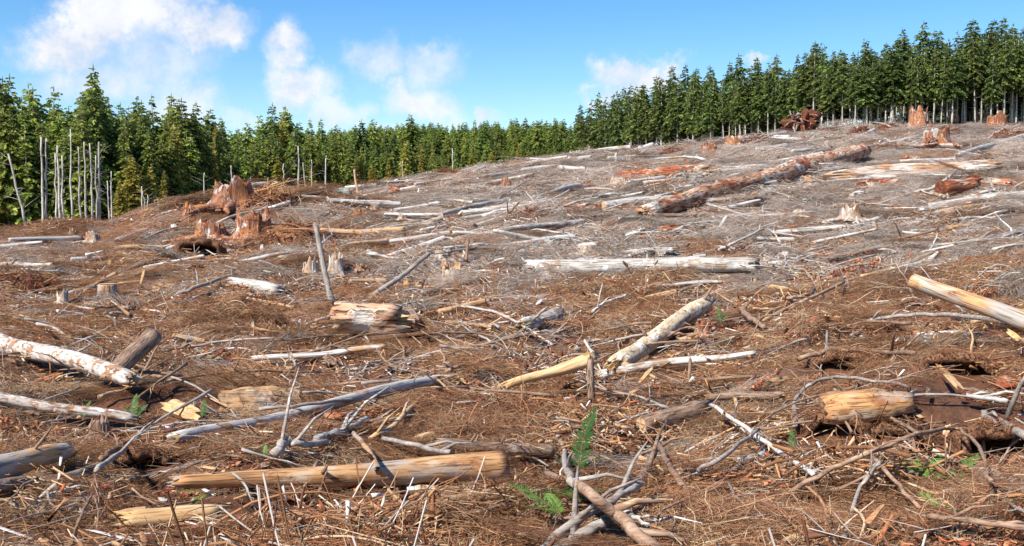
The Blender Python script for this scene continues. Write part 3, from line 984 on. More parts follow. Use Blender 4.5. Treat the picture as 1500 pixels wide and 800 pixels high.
def px_log(label, x0, y0, x1, y1, t0, t1, mat, lift0=0.0, lift1=0.0, **kw):
    """log whose axis runs between two photo points; t = thickness there in photo pixels"""
    q0 = cast(x0, y0 + t0 * .4); q1 = cast(x1, y1 + t1 * .4)
    r0 = t0 * q0[1] / F / 2; r1 = t1 * q1[1] / F / 2
    if lift0 or lift1:                                       # a raised end keeps the depth of the grounded one, near enough
        p0 = cast(x0, y0, r0 * .88 + mat_lift(q0[1])) if not lift0 else None
        p1 = cast(x1, y1, r1 * .88 + mat_lift(q1[1])) if not lift1 else None
        if p0 is None:
            D = p1[1] + lift0; d = ray(x0, y0); p0 = np.array([0, 0, CAMZ]) + d / d[1] * D
            r0 = t0 * D / F / 2
        elif p1 is None:
            D = p0[1] + lift1; d = ray(x1, y1); p1 = np.array([0, 0, CAMZ]) + d / d[1] * D
            r1 = t1 * D / F / 2
    else:
        p0 = cast(x0, y0, r0 * .88 + mat_lift(q0[1])); p1 = cast(x1, y1, r1 * .88 + mat_lift(q1[1]))
        ts = np.linspace(.1, .9, 9)
        ex = terrain(p0[0] + (p1[0] - p0[0]) * ts, p0[1] + (p1[1] - p0[1]) * ts) - (p0[2] + (p1[2] - p0[2]) * ts) + .4 * min(r0, r1)
        up = max(0, .7 * ex.max())
        p0[2] += up; p1[2] += up
    kw.setdefault('seed', int(x0 * 7 + y0))
    return make_log(label, p0, p1, r0, r1, mat, **kw)


LOGS = [
    ('long silver-white log with a split end lying level across the slope', 780, 391, 1098, 388, 22, 21, 'silver', dict(e0='torn', e1='torn', splmat='white', stubs=3, bend=.006)),
    ('peeled tan log with one clean sawn end, grey along its top', 262, 706, 736, 684, 18, 46, 'orangetan', dict(e0='torn', e1='cut', splmat='white', stubs=4, bend=.006, rough=.05, furrow=.01)),
    ('log with flaking white and brown bark crossing a shorter brown log', -40, 482, 192, 556, 26, 22, 'birch', dict(e0='cut', e1='torn', stubs=2)),
    ('yellow peeled pole with rounded sawn end propped up on the slash', 1336, 411, 1530, 482, 22, 27, 'orangetan', dict(lift0=1.2, e0='cut', e1='cut', stubs=1, bend=.006, furrow=.01)),
    ('slender pale birch-like pole lying below the yellow peeled pole', 1343, 491, 1520, 501, 9, 13, 'birch', dict(e0='cut', e1='cut')),
    ('long thin white-barked pole lying beside the square tan slab', 262, 640, 640, 557, 18, 14, 'white', dict(e0='torn', e1='torn', stubs=3, bend=.012)),
    ('thin whitish pole with a yellow torn patch among brown twigs', 372, 525, 560, 508, 8, 9, 'white', dict(e0='torn', e1='torn')),
    ('short brown-barked log ending in a bright yellow splintered break', 940, 623, 1022, 599, 24, 27, 'bark', dict(e0='cut', e1='torn')),
    ('gnarled reddish brown log lying behind the peeled tan log', 650, 650, 808, 661, 16, 19, 'bark', dict(e0='torn', e1='cut', stubs=5, lumps=5, bend=.02)),
    ('brown-barked log slanting out of the twigs below the split log', -20, 718, 152, 682, 20, 13, 'bark', dict(e0='cut', e1='torn', bend=.02)),
    ('split log with a pale top face and orange torn side', -40, 692, 96, 662, 34, 22, 'orangetan', dict(e0='cut', e1='torn', stubs=1, rough=.14)),
    ('half-buried orange and white log running under brown twigs', -20, 580, 190, 612, 18, 14, 'birch', dict(e0='cut', e1='torn', rough=.12)),
    ('broken orange log chunk hanging over a dark hollow', 196, 762, 312, 752, 40, 30, 'yellow', dict(e0='torn', e1='torn', rough=.16, oval=.1)),
    ('gnarled pale orange root log bulging over a dark hollow', 1214, 602, 1332, 590, 44, 30, 'orangetan', dict(e0='blunt', e1='blunt', rough=.22, lumps=9, furrow=.08)),
    ('thick brown log half sunk in shaded twigs beside the fern clump', 1438, 690, 1540, 742, 26, 30, 'bark', dict(e0='torn', e1='cut', rough=.14)),
    ('short thick white log beside a cluster of broken sticks', 768, 476, 818, 461, 21, 23, 'silver', dict(e0='torn', e1='cut', stubs=3)),
    ('bleached white broken wood block with a jagged end', 345, 414, 402, 426, 16, 22, 'white', dict(e0='torn', e1='torn', splmat='white', rough=.2)),
    ('tan pole with torn ends lying behind the standing grey snag', 492, 366, 574, 352, 9, 10, 'tan', dict(e0='torn', e1='torn')),
    ('thin tan pole lying in front of the rusty earth bank', 468, 338, 590, 336, 7, 8, 'tan', dict(e0='torn', e1='torn')),
    ('long grey pole with a tan upper end above the silver-white log', 672, 350, 855, 324, 9, 8, 'silver', dict(e0='torn', e1='torn')),
    ('pale pole lying just above the silver-white log', 692, 361, 842, 347, 7, 7, 'white', dict(e0='torn', e1='cut')),
    ('massive rotten orange-red log with white patches', 945, 311, 1262, 222, 22, 23, 'pinkrot', dict(e0='torn', e1='torn', splmat='pinkrot', rough=.18, lumps=7, furrow=.10, stubs=3, bend=.003)),
    ('smooth grey-white log tucked behind the massive rotten red log', 884, 302, 985, 291, 14, 11, 'silver', dict(e0='cut', e1='torn')),
    ('pale bleached pole sawn dark at its lower end, lying above an orange one', 1360, 303, 1520, 283, 12, 12, 'silver', dict(e0='cut', e1='cut', endmat='soilred')),
    ('orange-tan pole lying under the bleached sawn pole', 1375, 311, 1480, 296, 7, 9, 'tan', dict(e0='torn', e1='torn')),
    ('dark red rotten log broken open, beside a stump on the slope', 912, 259, 1030, 250, 17, 15, 'red', dict(e0='torn', e1='torn', splmat='red', rough=.25, furrow=.1)),
    ('short bright white pole beyond the massive rotten red log', 1060, 246, 1122, 244, 6, 7, 'white', dict(e0='torn', e1='torn')),
    ('long grey pole leading up to the upturned dark red root wad', 1085, 204, 1162, 183, 5, 6, 'silver', dict(e0='torn', e1='torn')),
    ('straight pale pole crossing a brush heap near the hilltop', 1246, 210, 1312, 180, 6, 7, 'silver', dict(e0='torn', e1='cut')),
    ('pale straight pole on the slope below the upturned root wad', 1116, 221, 1214, 203, 5, 6, 'white', dict(e0='torn', e1='cut')),
    ('grey forked log leaning towards the edge of the hilltop', 1402, 231, 1520, 196, 7, 10, 'silver', dict(e0='torn', e1='cut', stubs=4)),
    ('pale log lying beside a red stump below the firs', 1290, 214, 1362, 195, 6, 7, 'white', dict(e0='torn', e1='torn')),
    ('short dark red burnt-looking log end beside bleached pole', 1378, 276, 1426, 270, 24, 20, 'red', dict(e0='cut', e1='torn', endmat='soilred', splmat='red', rough=.15)),
    ('orange rotten log remnant with grey back near the slab log', 1426, 262, 1478, 270, 12, 14, 'red', dict(e0='torn', e1='torn', splmat='red', rough=.2)),
    ('pale pole with a peeled white flank in the middle of the slope', 580, 308, 642, 298, 6, 7, 'white', dict(e0='torn', e1='torn')),
    ('long whitish log slanting up the middle of the slope', 592, 328, 748, 292, 6, 7, 'silver', dict(e0='torn', e1='torn')),
    ('weathered grey-white log lying above a dark brush heap', 780, 290, 850, 272, 7, 9, 'silver', dict(e0='torn', e1='torn')),
    ('straight grey log lying in the middle of a heap of grey brush', 680, 312, 800, 297, 9, 8, 'silver', dict(e0='torn', e1='torn')),
    ('short grey log just above the right end of the silver-white log', 918, 371, 985, 367, 10, 10, 'silver', dict(e0='torn', e1='torn')),
    ('thin white pole with a dark underside below the silver-white log', 962, 418, 1058, 413, 5, 6, 'white', dict(e0='torn', e1='cut')),
    ('white pole lying in deep grey brush on the slope', 1045, 319, 1108, 315, 6, 6, 'white', dict(e0='torn', e1='torn')),
    ('grey log lying flat on the skyline rubble near pale trunks', 380, 300, 430, 296, 6, 8, 'silver', dict(e0='torn', e1='cut')),
    ('yellow-white pole in front of the pale bare trunks', 168, 364, 260, 362, 8, 8, 'tan', dict(e0='torn', e1='torn')),
    ('slanting grey log below the pale bare trunks', 172, 352, 214, 338, 8, 9, 'silver', dict(e0='torn', e1='cut')),
    ('flat grey log lying over brown earth on the low flank', -20, 390, 75, 388, 6, 7, 'silver', dict(e0='torn', e1='torn')),
    ('bent orange-brown log over red earth on the low flank', -20, 407, 90, 401, 8, 8, 'tan', dict(e0='torn', e1='torn')),
    ('long grey-brown pole under the flaky cream log', 880, 548, 1102, 518, 13, 9, 'silver', dict(e0='torn', e1='torn', stubs=2)),
    ('brown log end poking out beside pale root log', 1040, 582, 1140, 580, 10, 13, 'bark', dict(e0='torn', e1='torn')),
]
for lab, x0, y0, x1, y1, t0, t1, mt, kw in LOGS:
    px_log(lab, x0, y0, x1, y1, t0, t1, mt, **kw)
px_log('short brown log with a grey sawn top, propped on the white-barked log', 168, 548, 224, 492, 23, 27, 'bark', 0, .9, e0='torn', e1='cut', endmat='silver')
px_log('flaky cream-barked log rearing up out of the twigs', 905, 532, 1034, 446, 27, 23, 'flaky', 0, 3.2, e0='torn', e1='torn', rough=.12, stubs=4)
px_log('torn slab of fresh orange wood with long splinters', 738, 566, 862, 527, 12, 25, 'yellow', 0, .9, e0='torn', e1='torn', rough=.15, oval=.25, furrow=.08)
px_log('weathered grey snag standing upright out of the slash', 486, 440, 462, 330, 9, 7, 'grey', 0, .6, e0='torn', e1='torn', stubs=3, name='standing_snag', cat='snag', bend=.01)
px_log('short brown broken stake standing beside torn orange slab', 866, 584, 865, 528, 11, 10, 'bark', 0, .03, e0='torn', e1='torn', splmat='bark', name='wooden_stake', cat='stake')
px_log('thin dark stake standing below the flaky cream log', 1009, 558, 1011, 527, 5, 5, 'brown', 0, .05, e0='torn', e1='torn', splmat='bark', name='wooden_stake', cat='stake')
px_log('straight bleached pole leaning out of a brown hollow', 545, 434, 628, 372, 8, 6, 'grey', 0, 1.5, e0='torn', e1='cut')
px_log('dark charred stick standing above the brown hollow', 683, 380, 686, 352, 5, 4, 'brown', 0, .1, e0='torn', e1='torn', splmat='bark', name='wooden_stake', cat='stake')
px_log('thick brown block of log with torn bark beside two leaning slabs', 498, 464, 572, 468, 38, 34, 'pinkrot', 0, 0, e0='blunt', e1='torn', rough=.25, furrow=.12, lumps=6)


# ------------------------------------------------------------------ slabs and split wood
def slab_mesh(L, Wd, T, mat, rg, jag=.25, nx=14, ny=5):
    """plank-like torn slab along +X with ragged ends and ribbed faces"""
    sd = rg.randrange(9999)
    u = np.linspace(0, 1, nx + 1); v = np.linspace(-.5, .5, ny + 1)
    e0 = [rg.uniform(0, jag) for _ in v]; e1 = [rg.uniform(0, jag) for _ in v]
    V = []
    for side in (1, -1):
        for i, a in enumerate(u):
            for j, b in enumerate(v):
                x = L * (e0[j] * (1 - a) + a * (1 - e1[j]))
                h = T * .5 * (1 - .5 * (2 * b)**2) * (1 - .35 * abs(2 * a - 1)**3)
                h += T * .28 * float(perlin(b * 7 + sd, a * 2.5, 8)) + T * .2 * float(perlin(b * 3 + sd, a * 6, 9))
                w = Wd * (1 - .25 * abs(2 * a - 1)**2) * (1 + .15 * float(perlin(a * 4, sd, 3)))
                V.append([x, b * w, side * max(h, T * .06)])
    n1 = ny + 1; o = (nx + 1) * n1
    Fc = []
    for i in range(nx):
        for j in range(ny):
            q = (i * n1 + j, (i + 1) * n1 + j, (i + 1) * n1 + j + 1, i * n1 + j + 1)
            Fc.append(q); Fc.append(tuple(o + k for k in q[::-1]))
    for i in range(nx):
        for j in (0, ny):
            a, b = i * n1 + j, (i + 1) * n1 + j
            Fc.append((b, a, o + a, o + b) if j == 0 else (a, b, o + b, o + a))
    for j in range(ny):
        for i in (0, nx):
            a, b = i * n1 + j, i * n1 + j + 1
            Fc.append((a, b, o + b, o + a) if i == 0 else (b, a, o + a, o + b))
    return mesh_np('slab', V, Fc, M[mat])


def px_slab(label, x0, y0, x1, y1, wpx, mat, tilt=.5, thick=.22, lift=.05, dl=0.0, cat='wood slab', name='split_wood', jag=.25):
    rg = random.Random(int(x0 + y0 * 3))
    p0 = cast(x0, y0, lift)
    if dl:
        D = p0[1] + dl; d = ray(x1, y1); p1 = np.array([0, 0, CAMZ]) + d / d[1] * D
    else:
        p1 = cast(x1, y1, lift)
    L = (Vector(p1) - Vector(p0)).length; w = wpx * p0[1] / F
    m = frame(p0, p1, tilt)
    FOOT.append((p0[0], p0[1], p1[0], p1[1], w * .5))
    o = obj(name, slab_mesh(L, w, w * thick, mat, rg, jag))
    o.matrix_world = m
    return tag(o, label, cat)


SLABS = [
    ('huge bleached slab log with a white torn face and orange rot below', 1200, 262, 1474, 246, 36, 'slabmix', dict(tilt=.55, thick=.5, lift=.35, jag=.3)),
    ('rust-coloured rotten slab under the huge bleached slab log', 1236, 274, 1330, 266, 20, 'red', dict(tilt=.6, thick=.5, lift=.15)),
    ('broad square tan slab lying beside the thin white-barked pole', 318, 588, 442, 586, 46, 'tan', dict(tilt=.95, thick=.25, lift=.14, jag=.06)),
    ('orange broken wood block left of the square tan slab', 236, 590, 300, 612, 24, 'yellow', dict(tilt=.7, thick=.5, lift=.1)),
    ('cream chip slab lying flat just below the peeled tan log', 590, 722, 690, 728, 30, 'flaky', dict(tilt=.8, thick=.2, lift=.10)),
    ('red-orange bark slab leaning next to a brown log block', 575, 448, 598, 482, 10, 'red', dict(tilt=.5, lift=.25)),
    ('brown bark slab leaning next to a brown log block', 592, 446, 612, 474, 13, 'bark', dict(tilt=.5, lift=.25)),
    ('small upright orange splinter of wood in the brown hollow', 594, 428, 595, 408, 8, 'yellow', dict(tilt=.2, dl=.05)),
    ('curved yellow sliver lying across crossed grey sticks', 895, 737, 1004, 724, 9, 'yellow', dict(tilt=.5, lift=.18)),
    ('bright orange split piece between bent branch and reddish log', 600, 648, 640, 636, 15, 'yellow', dict(tilt=.7, thick=.4, lift=.14)),
    ('red-orange bark curl above the curved grey branch', 455, 600, 500, 612, 13, 'red', dict(tilt=.6, lift=.12)),
    ('yellow torn strip standing over dark twigs near pale root log', 1372, 532, 1412, 575, 9, 'yellow', dict(tilt=.4, lift=.2)),
    ('rough orange bark chunk near the frame of dark twigs', 1458, 556, 1500, 562, 26, 'red', dict(tilt=.7, thick=.4, lift=.12)),
    ('orange upright splinter fan in a red-brown hollow', 205, 422, 212, 392, 12, 'yellow', dict(tilt=.2, dl=.05)),
    ('pale orange plank half buried by bleached block', 216, 424, 262, 418, 14, 'tan', dict(tilt=.7, lift=.2)),
    ('small yellow splinter fan below the pale bare trunks', 158, 398, 162, 378, 10, 'yellow', dict(tilt=.2, dl=.05)),
    ('yellow sawn board end sticking up under the peeled pole', 1440, 492, 1452, 468, 10, 'yellow', dict(tilt=.3, dl=.2)),
    ('orange plank lying right under the peeled yellow pole', 1440, 452, 1520, 458, 12, 'yellow', dict(tilt=.6, lift=.2)),
    ('bright orange-red bark plate on the open slope', 940, 312, 1000, 300, 10, 'red', dict(tilt=.6, lift=.15)),
    ('rusty red bark plate below the massive rotten log', 960, 336, 994, 331, 10, 'red', dict(tilt=.7, lift=.15)),
    ('pale split piece lying on grey twigs by a small stump', 842, 361, 880, 357, 11, 'white', dict(tilt=.7, lift=.2)),
    ('tan split piece lying near the grey hooked branch', 1120, 560, 1160, 553, 9, 'yellow', dict(tilt=.5, lift=.12)),
    ('yellow splinter board sticking out of twigs at the bottom', 1145, 795, 1185, 778, 12, 'yellow', dict(tilt=.5, lift=.1)),
    ('dark rotten sliver jutting up out of brown twigs', 40, 770, 70, 738, 11, 'bark', dict(tilt=.3, dl=.1)),
]
for lab, x0, y0, x1, y1, w, mt, kw in SLABS:
    px_slab(lab, x0, y0, x1, y1, w, mt, **kw)


# ------------------------------------------------------------------ branches drawn from the photograph
def px_branch(label, pts, t0, t1, mat, name='dead_branch', cat='branch', forks=2):
    """pts: (px, py, lift in metres above the ground) along the branch"""
    rg = random.Random(int(pts[0][0] * 3 + pts[0][1]))
    P = []
    for q in pts:
        P.append(Vector(cast(q[0], q[1], (q[2] if len(q) > 2 else .12) + .06)))
    # smooth
    path = []
    for i in range(len(P) - 1):
        a = P[max(i - 1, 0)]; b = P[i]; c = P[i + 1]; d = P[min(i + 2, len(P) - 1)]
        for k in range(5):
            t = k / 5
            path.append(.5 * ((2 * b) + (c - a) * t + (2 * a - 5 * b + 4 * c - d) * t * t + (3 * b - a - 3 * c + d) * t**3))
    path.append(P[-1])
    o0 = path[0].copy()
    for a, b in zip(P, P[1:]):
        FOOT.append((a.x, a.y, b.x, b.y, -.15))
    D = P[0].y; r0 = t0 * D / F / 2; r1 = t1 * D / F / 2
    n = len(path)
    loc = [p - o0 + Vector((rg.gauss(0, r0 * .3), rg.gauss(0, r0 * .3), rg.gauss(0, r0 * .3))) for p in path]
    parts = [tube(loc, [r0 + (r1 - r0) * i / (n - 1) for i in range(n)], 8, rg, .07)]
    for k in range(forks):
        i = rg.randrange(1, n - 1); b = loc[i]; t = (loc[min(i + 1, n - 1)] - loc[i - 1]).normalized()
        d = (t + Vector((rg.uniform(-.8, .8), rg.uniform(-.8, .8), rg.uniform(0, .8)))).normalized(); l = rg.uniform(8, 22) * r0
        parts.append(tube([b, b + d * l * .5 + Vector((0, 0, .1 * l)), b + d * l], [r1 * .7, r1 * .5, r1 * .2], 5))
    V, Fc = join(parts)
    o = obj(name, mesh_np('branch', V, Fc, M[mat], None, True), loc=o0)
    return tag(o, label, cat)


BR = [
    ('long straight bleached stick slanting past the yellow splintered log', [(1040, 592, .3), (1110, 640, .25), (1192, 697, .15)], 6, 5, 'white'),
    ('arched brown branch bowing over the fern fronds', [(1148, 726, .1), (1210, 692, .2), (1270, 664, .3), (1345, 636, .42), (1400, 628, .45), (1434, 655, .4), (1450, 705, .2)], 8, 5, 'brown'),
    ('hooked grey-brown branch curling above the pale root log', [(1166, 626, .05), (1165, 585, .2), (1190, 562, .25), (1240, 553, .25), (1330, 566, .3)], 8, 4, 'grey'),
    ('grey stick standing between arched branch and green ferns', [(1238, 792, .05), (1256, 722, .15), (1290, 680, .3)], 9, 6, 'grey'),
    ('dark brown pole at the bottom below the ferns', [(1360, 756, .12), (1430, 764, .12), (1510, 774, .12)], 9, 10, 'brown'),
    ('pale bark-streaked stick crossing under a brown one', [(790, 802, .12), (860, 752, .2), (935, 712, .25)], 13, 12, 'grey'),
    ('brown stick crossing over a pale one near the fern', [(800, 694, .2), (850, 712, .3), (905, 757, .3), (965, 806, .2)], 8, 13, 'brown'),
    ('thick short brown stick reaching up from the crossed sticks', [(928, 715, .22), (944, 690, .25), (960, 662, .25)], 15, 13, 'bark'),
    ('rounded grey stick end beside the crossed sticks', [(806, 806, .08), (850, 784, .12), (886, 765, .12)], 17, 17, 'grey'),
    ('grey wavy stick standing between reddish log and fern', [(818, 640, .1), (828, 668, .2), (832, 695, .2), (852, 714, .2)], 8, 7, 'grey'),
    ('curved smooth grey branch end like a root', [(404, 662, .12), (418, 648, .16), (450, 652, .16), (486, 652, .1)], 15, 9, 'grey'),
    ('silvery stick slanting above the peeled tan log', [(462, 646, .15), (500, 630, .15), (540, 611, .15)], 13, 10, 'silver'),
    ('bent yellowish branch bowing down to the slash', [(540, 642, .12), (570, 628, .2), (600, 600, .22), (622, 578, .15)], 8, 8, 'tan'),
    ('crooked yellow stick lying over the peeled tan log', [(518, 634, .3), (540, 658, .38), (552, 686, .40), (564, 694, .33)], 7, 8, 'tan'),
    ('grey-brown stick running from behind onto the tan log', [(560, 644, .2), (610, 652, .2), (660, 664, .2)], 7, 8, 'grey'),
    ('brown broken stick with yellow tip below the tan log', [(442, 770, .05), (456, 740, .12), (474, 712, .16)], 6, 9, 'brown'),
    ('long thin branch sweeping up to the sticks at the bottom', [(615, 772, .08), (660, 756, .12), (720, 745, .14), (760, 728, .12)], 5, 5, 'grey'),
    ('long curved tan stem lying level across brown twigs', [(240, 560, .1), (310, 548, .14), (370, 544, .14), (470, 545, .1)], 5, 4, 'tan'),
    ('thin grey branch lying on the white-barked log', [(380, 600, .2), (470, 590, .22), (560, 580, .2), (680, 548, .12)], 6, 3, 'grey'),
    ('thin pale stem bending over brown twigs mid-clearing', [(670, 448, .1), (720, 456, .25), (760, 474, .2), (810, 505, .1)], 4, 3, 'white'),
    ('long thin brown twig arching under the short white log', [(540, 494, .1), (640, 488, .15), (720, 492, .15), (800, 520, .1)], 3, 3, 'brown'),
    ('forked white stick lying above the torn orange slab', [(868, 456, .1), (890, 442, .2), (918, 433, .2)], 5, 4, 'white'),
    ('pale forked stick reaching up out of grey brush', [(1050, 368, .1), (1075, 356, .4), (1118, 335, .6)], 5, 3, 'white'),
    ('dark stick with side shoot beside the pale cut stump', [(1085, 455, .2), (1105, 468, .15), (1120, 482, .1)], 9, 6, 'brown'),
    ('tan curving branch beside the pale cut stump', [(1118, 470, .08), (1160, 450, .2), (1200, 430, .25), (1235, 414, .2)], 6, 6, 'tan'),
    ('long dark branch arching down to the slender pale pole', [(1270, 470, .08), (1330, 462, .25), (1400, 462, .3), (1500, 476, .2)], 5, 7, 'grey'),
    ('thin curved twig hanging under the yellow peeled pole', [(1360, 432, .3), (1390, 440, .35), (1414, 458, .2)], 4, 3, 'grey'),
    ('black crooked twig on the grey slope by brush', [(740, 320, .1), (748, 308, .5), (760, 296, .8)], 4, 3, 'brown'),
    ('long bleached branch crossing grey brush on the slope', [(1290, 352, .1), (1330, 348, .3), (1375, 335, .3)], 4, 3, 'brown'),
    ('pair-like grey branch lying below the right-hand pole', [(1430, 352, .15), (1465, 346, .2), (1510, 336, .2)], 6, 7, 'grey'),
    ('brown log-like branch half under twigs near bright fern', [(1170, 525, .1), (1220, 512, .15), (1280, 516, .12), (1340, 518, .1)], 8, 7, 'brown'),
    ('pale stick with torn tip in the dark hollow', [(1416, 580, .15), (1445, 584, .18), (1475, 588, .18)], 7, 8, 'white'),
    ('grey root-like branch lying by the shaded hollow', [(1440, 605, .15), (1470, 620, .2), (1505, 640, .2)], 11, 13, 'grey'),
    ('short brown stick standing below the right-hand ferns', [(1370, 705, .05), (1385, 690, .2), (1400, 672, .25)], 7, 6, 'brown'),
    ('slim grey stick leaning through the fern clump', [(1280, 670, .2), (1310, 705, .15), (1345, 742, .1)], 7, 5, 'brown'),
    ('pale stem lying diagonal under the long bleached stick', [(1018, 690, .08), (1060, 668, .2), (1112, 628, .28)], 8, 5, 'grey'),
    ('short white-grey branch piece next to bleached stick', [(1080, 676, .12), (1100, 672, .13), (1125, 664, .12)], 12, 11, 'silver'),
    ('reddish stick slanting through the twigs', [(966, 650, .2), (985, 690, .2), (1010, 726, .1)], 7, 8, 'brown'),
    ('grey stick with peeled end beside the curved yellow sliver', [(905, 748, .12), (928, 755, .14), (950, 770, .1)], 9, 7, 'silver'),
    ('thin tan twig curved around the crossed sticks', [(960, 790, .05), (965, 755, .2), (990, 738, .2), (1060, 712, .1)], 4, 3, 'brown'),
    ('brown branch stub leaning left of the peeled tan log', [(150, 672, .2), (180, 650, .25), (204, 636, .2)], 9, 7, 'brown'),
    ('grey-brown stick leaning over the left hollow', [(140, 688, .2), (180, 660, .25), (204, 640, .22)], 8, 8, 'grey'),
    ('long leaning twig standing in brown twigs on the left', [(105, 800, .05), (120, 755, .25), (135, 725, .3)], 6, 4, 'brown'),
    ('thin grey twig tangle across the left bank', [(270, 510, .1), (330, 500, .25), (400, 495, .15)], 4, 3, 'grey'),
    ('grey slanting stick by the bleached block', [(262, 430, .1), (300, 416, .2), (345, 402, .2)], 6, 5, 'grey'),
    ('grey stick leaning on the rusty earth bank', [(425, 300, .1), (450, 330, .3), (462, 350, .2)], 4, 5, 'brown'),
]
for lab, pts, t0, t1, mt in BR:
    px_branch(lab, pts, t0, t1, mt)


# ------------------------------------------------------------------ stumps, root wads, heaps, boulder
MARKS = [(500, 698, 'the peeled tan log'), (80, 515, 'the flaking white-barked log'), (200, 520, 'the short brown log with sawn top'), (1430, 445, 'the yellow peeled pole'), (1430, 496, 'the slender pale pole'),
         (460, 600, 'the long thin white-barked pole'), (380, 587, 'the square tan slab'), (980, 610, 'the yellow splintered brown log'), (735, 655, 'the gnarled reddish brown log'), (50, 675, 'the split pale-topped log'),
         (255, 757, 'the broken orange log chunk'), (1270, 600, 'the gnarled pale root log'), (1490, 720, 'the half-sunk brown log'), (795, 468, 'the short thick white log'), (970, 490, 'the flaky cream-barked log'),
         (800, 545, 'the torn orange slab'), (940, 390, 'the silver-white log'), (475, 385, 'the standing grey snag'), (535, 465, 'the thick brown log block'), (850, 650, 'the tall dark green fern'),
         (785, 735, 'the bright green fern frond'), (1360, 700, 'the fern clump'), (870, 760, 'the crossed sticks'), (1115, 645, 'the long straight bleached stick'), (1300, 660, 'the arched brown branch'),
         (370, 420, 'the bleached white block'), (340, 290, 'the big red stump'), (1100, 270, 'the massive rotten red log'), (1335, 252, 'the huge bleached slab log'), (970, 255, 'the dark red rotten log'),
         (1430, 295, 'the bleached sawn pole'), (1174, 175, 'the upturned root wad'), (1148, 440, 'the small round cut stump'), (662, 405, 'the cream torn stump'), (790, 310, 'the dark brush tangle'),
         (650, 310, 'the long whitish slope log'), (760, 338, 'the long grey pole with tan end'), (742, 272, 'the small bright orange stump'), (1245, 320, 'the pale rooty stump'), (92, 440, 'the white broken stump'),
         (500, 285, 'the grey-green boulder'), (425, 345, 'the rusty earth bank'), (110, 350, 'the pale bare trunks'), (940, 296, 'the smooth grey-white log'), (1102, 295, 'the dark red root ball'), (1372, 205, 'the bleached-rooted red stump')]


def mark(px, py):
    return min(MARKS, key=lambda m_: (m_[0] - px)**2 + 3 * (m_[1] - py)**2)[2]


def make_stump(label, x, y, wpx, hpx, mat, top='torn', roots=5, lean=0.0, seed=None, name='tree_stump', splmat=None, p=None, group=None):
    """(x, y) is the foot of the stump in the photo, wpx and hpx its width and height there"""
    rg = random.Random(seed if seed is not None else int(x * 5 + y))
    p = cast(x, y) if p is None else p
    sc = math.hypot(p[0], p[1]) / F
    r = wpx * sc / 2; H = hpx * sc
    FOOT.append((p[0], p[1], p[0], p[1], r))
    sd = rg.randrange(9999)
    root = thing(name, label, 'stump', Matrix.Translation(Vector(p) + Vector((0, 0, -.1 * H))) @ Matrix.Rotation(lean, 4, 'Y') @ Matrix.Rotation(rg.uniform(0, 6), 4, 'Z'), group)
    sides, n = 28, 12
    ph = rg.uniform(0, 6)
    sl = rg.uniform(.1, .3)
    jag = [max(-.1, rg.gauss(.0, .10)) + sl * math.sin(6.28 * k / sides + ph) + .55 * float(perlin(math.cos(6.28 * k / sides) * 1.8 + sd, math.sin(6.28 * k / sides) * 1.8, 3)) for k in range(sides)]
    jag = [min(.38, max(-.4, j_)) for j_ in jag]
    V, Fc = [], []
    for i in range(n + 1):
        t = i / n
        for k in range(sides):
            a = 2 * math.pi * k / sides
            fl = 1 - .06 * t + .5 * (1 - t)**3 * (1 + .5 * math.sin(a * 5 + ph))
            q = r * .78 * fl * (1 + .10 * float(perlin(math.cos(a) * 2 + sd, math.sin(a) * 2 + t, 7)) + .20 * float(perlin(math.cos(a) * 4, math.sin(a) * 4 + t * .8 + sd, 5)))
            z = H * 1.1 * t * (1 + (jag[k] if top == 'torn' else 0) * t * t - (.12 if top == 'torn' else 0) * t)
            V.append([q * math.cos(a), q * math.sin(a), z])
        if i:
            b = (i - 1) * sides
            for k in range(sides):
                Fc.append((b + k, b + (k + 1) % sides, b + sides + (k + 1) % sides, b + sides + k))
    # inner bowl
    b0 = n * sides
    for q, dz in ((.72, .0 if top != 'torn' else -.12), (.35, .0 if top != 'torn' else -.28)):
        b = len(V)
        for k in range(sides):
            o = V[b0 + k]
            V.append([o[0] * q, o[1] * q, H * 1.1 * (1 + dz) * (.9 if top == 'torn' else 1) + (.004 if top != 'torn' else 0) + rg.uniform(-.03, .03) * H])
        pb = b0 if q == .72 else b - sides
        for k in range(sides):
            Fc.append((pb + k, pb + (k + 1) % sides, b + (k + 1) % sides, b + k))
    V.append([0, 0, H * (1.1 if top != 'torn' else .65)]); ci = len(V) - 1
    for k in range(sides):
        Fc.append((b + k, b + (k + 1) % sides, ci))
    obj('trunk', mesh_np('stump_trunk', V, Fc, M[mat], None, True), root)
    if top == 'cut':
        V, Fc = cut_disc(r * .72, rg, 20)
        V = [[v[1], v[2], H * 1.1 + .02 * H + .01] for v in V]
        obj('cut_top', mesh_np('stump_top', V, Fc, M['endgrain']), root)
    else:
        V, Fc = splinters(r * .9, rg, 9, .5)
        V = [[v[1], v[2], H * .85 + v[0] * .75] for v in V]
        obj('splintered_top', mesh_np('stump_splinters', V, Fc, M[splmat or mat]), root)
    for k in range(roots):
        a = 6.28 * k / roots + rg.uniform(-.3, .3); l = r * rg.uniform(1.2, 2.2); d = Vector((math.cos(a), math.sin(a), 0))
        pts = [d * r * .5 + Vector((0, 0, H * .22)), d * r * 1.0 + Vector((0, 0, H * .10)), d * (r + l * .5) + Vector((0, 0, .06 * H)), d * (r + l) + Vector((rg.uniform(-.3, .3) * r, rg.uniform(-.3, .3) * r, -.1 * H))]
        V, Fc = tube(pts, [r * .28, r * .2, r * .12, r * .05], 8, rg, .12)
        obj('root', mesh_np('stump_root', V, Fc, M[mat], None, True), root)
    return root


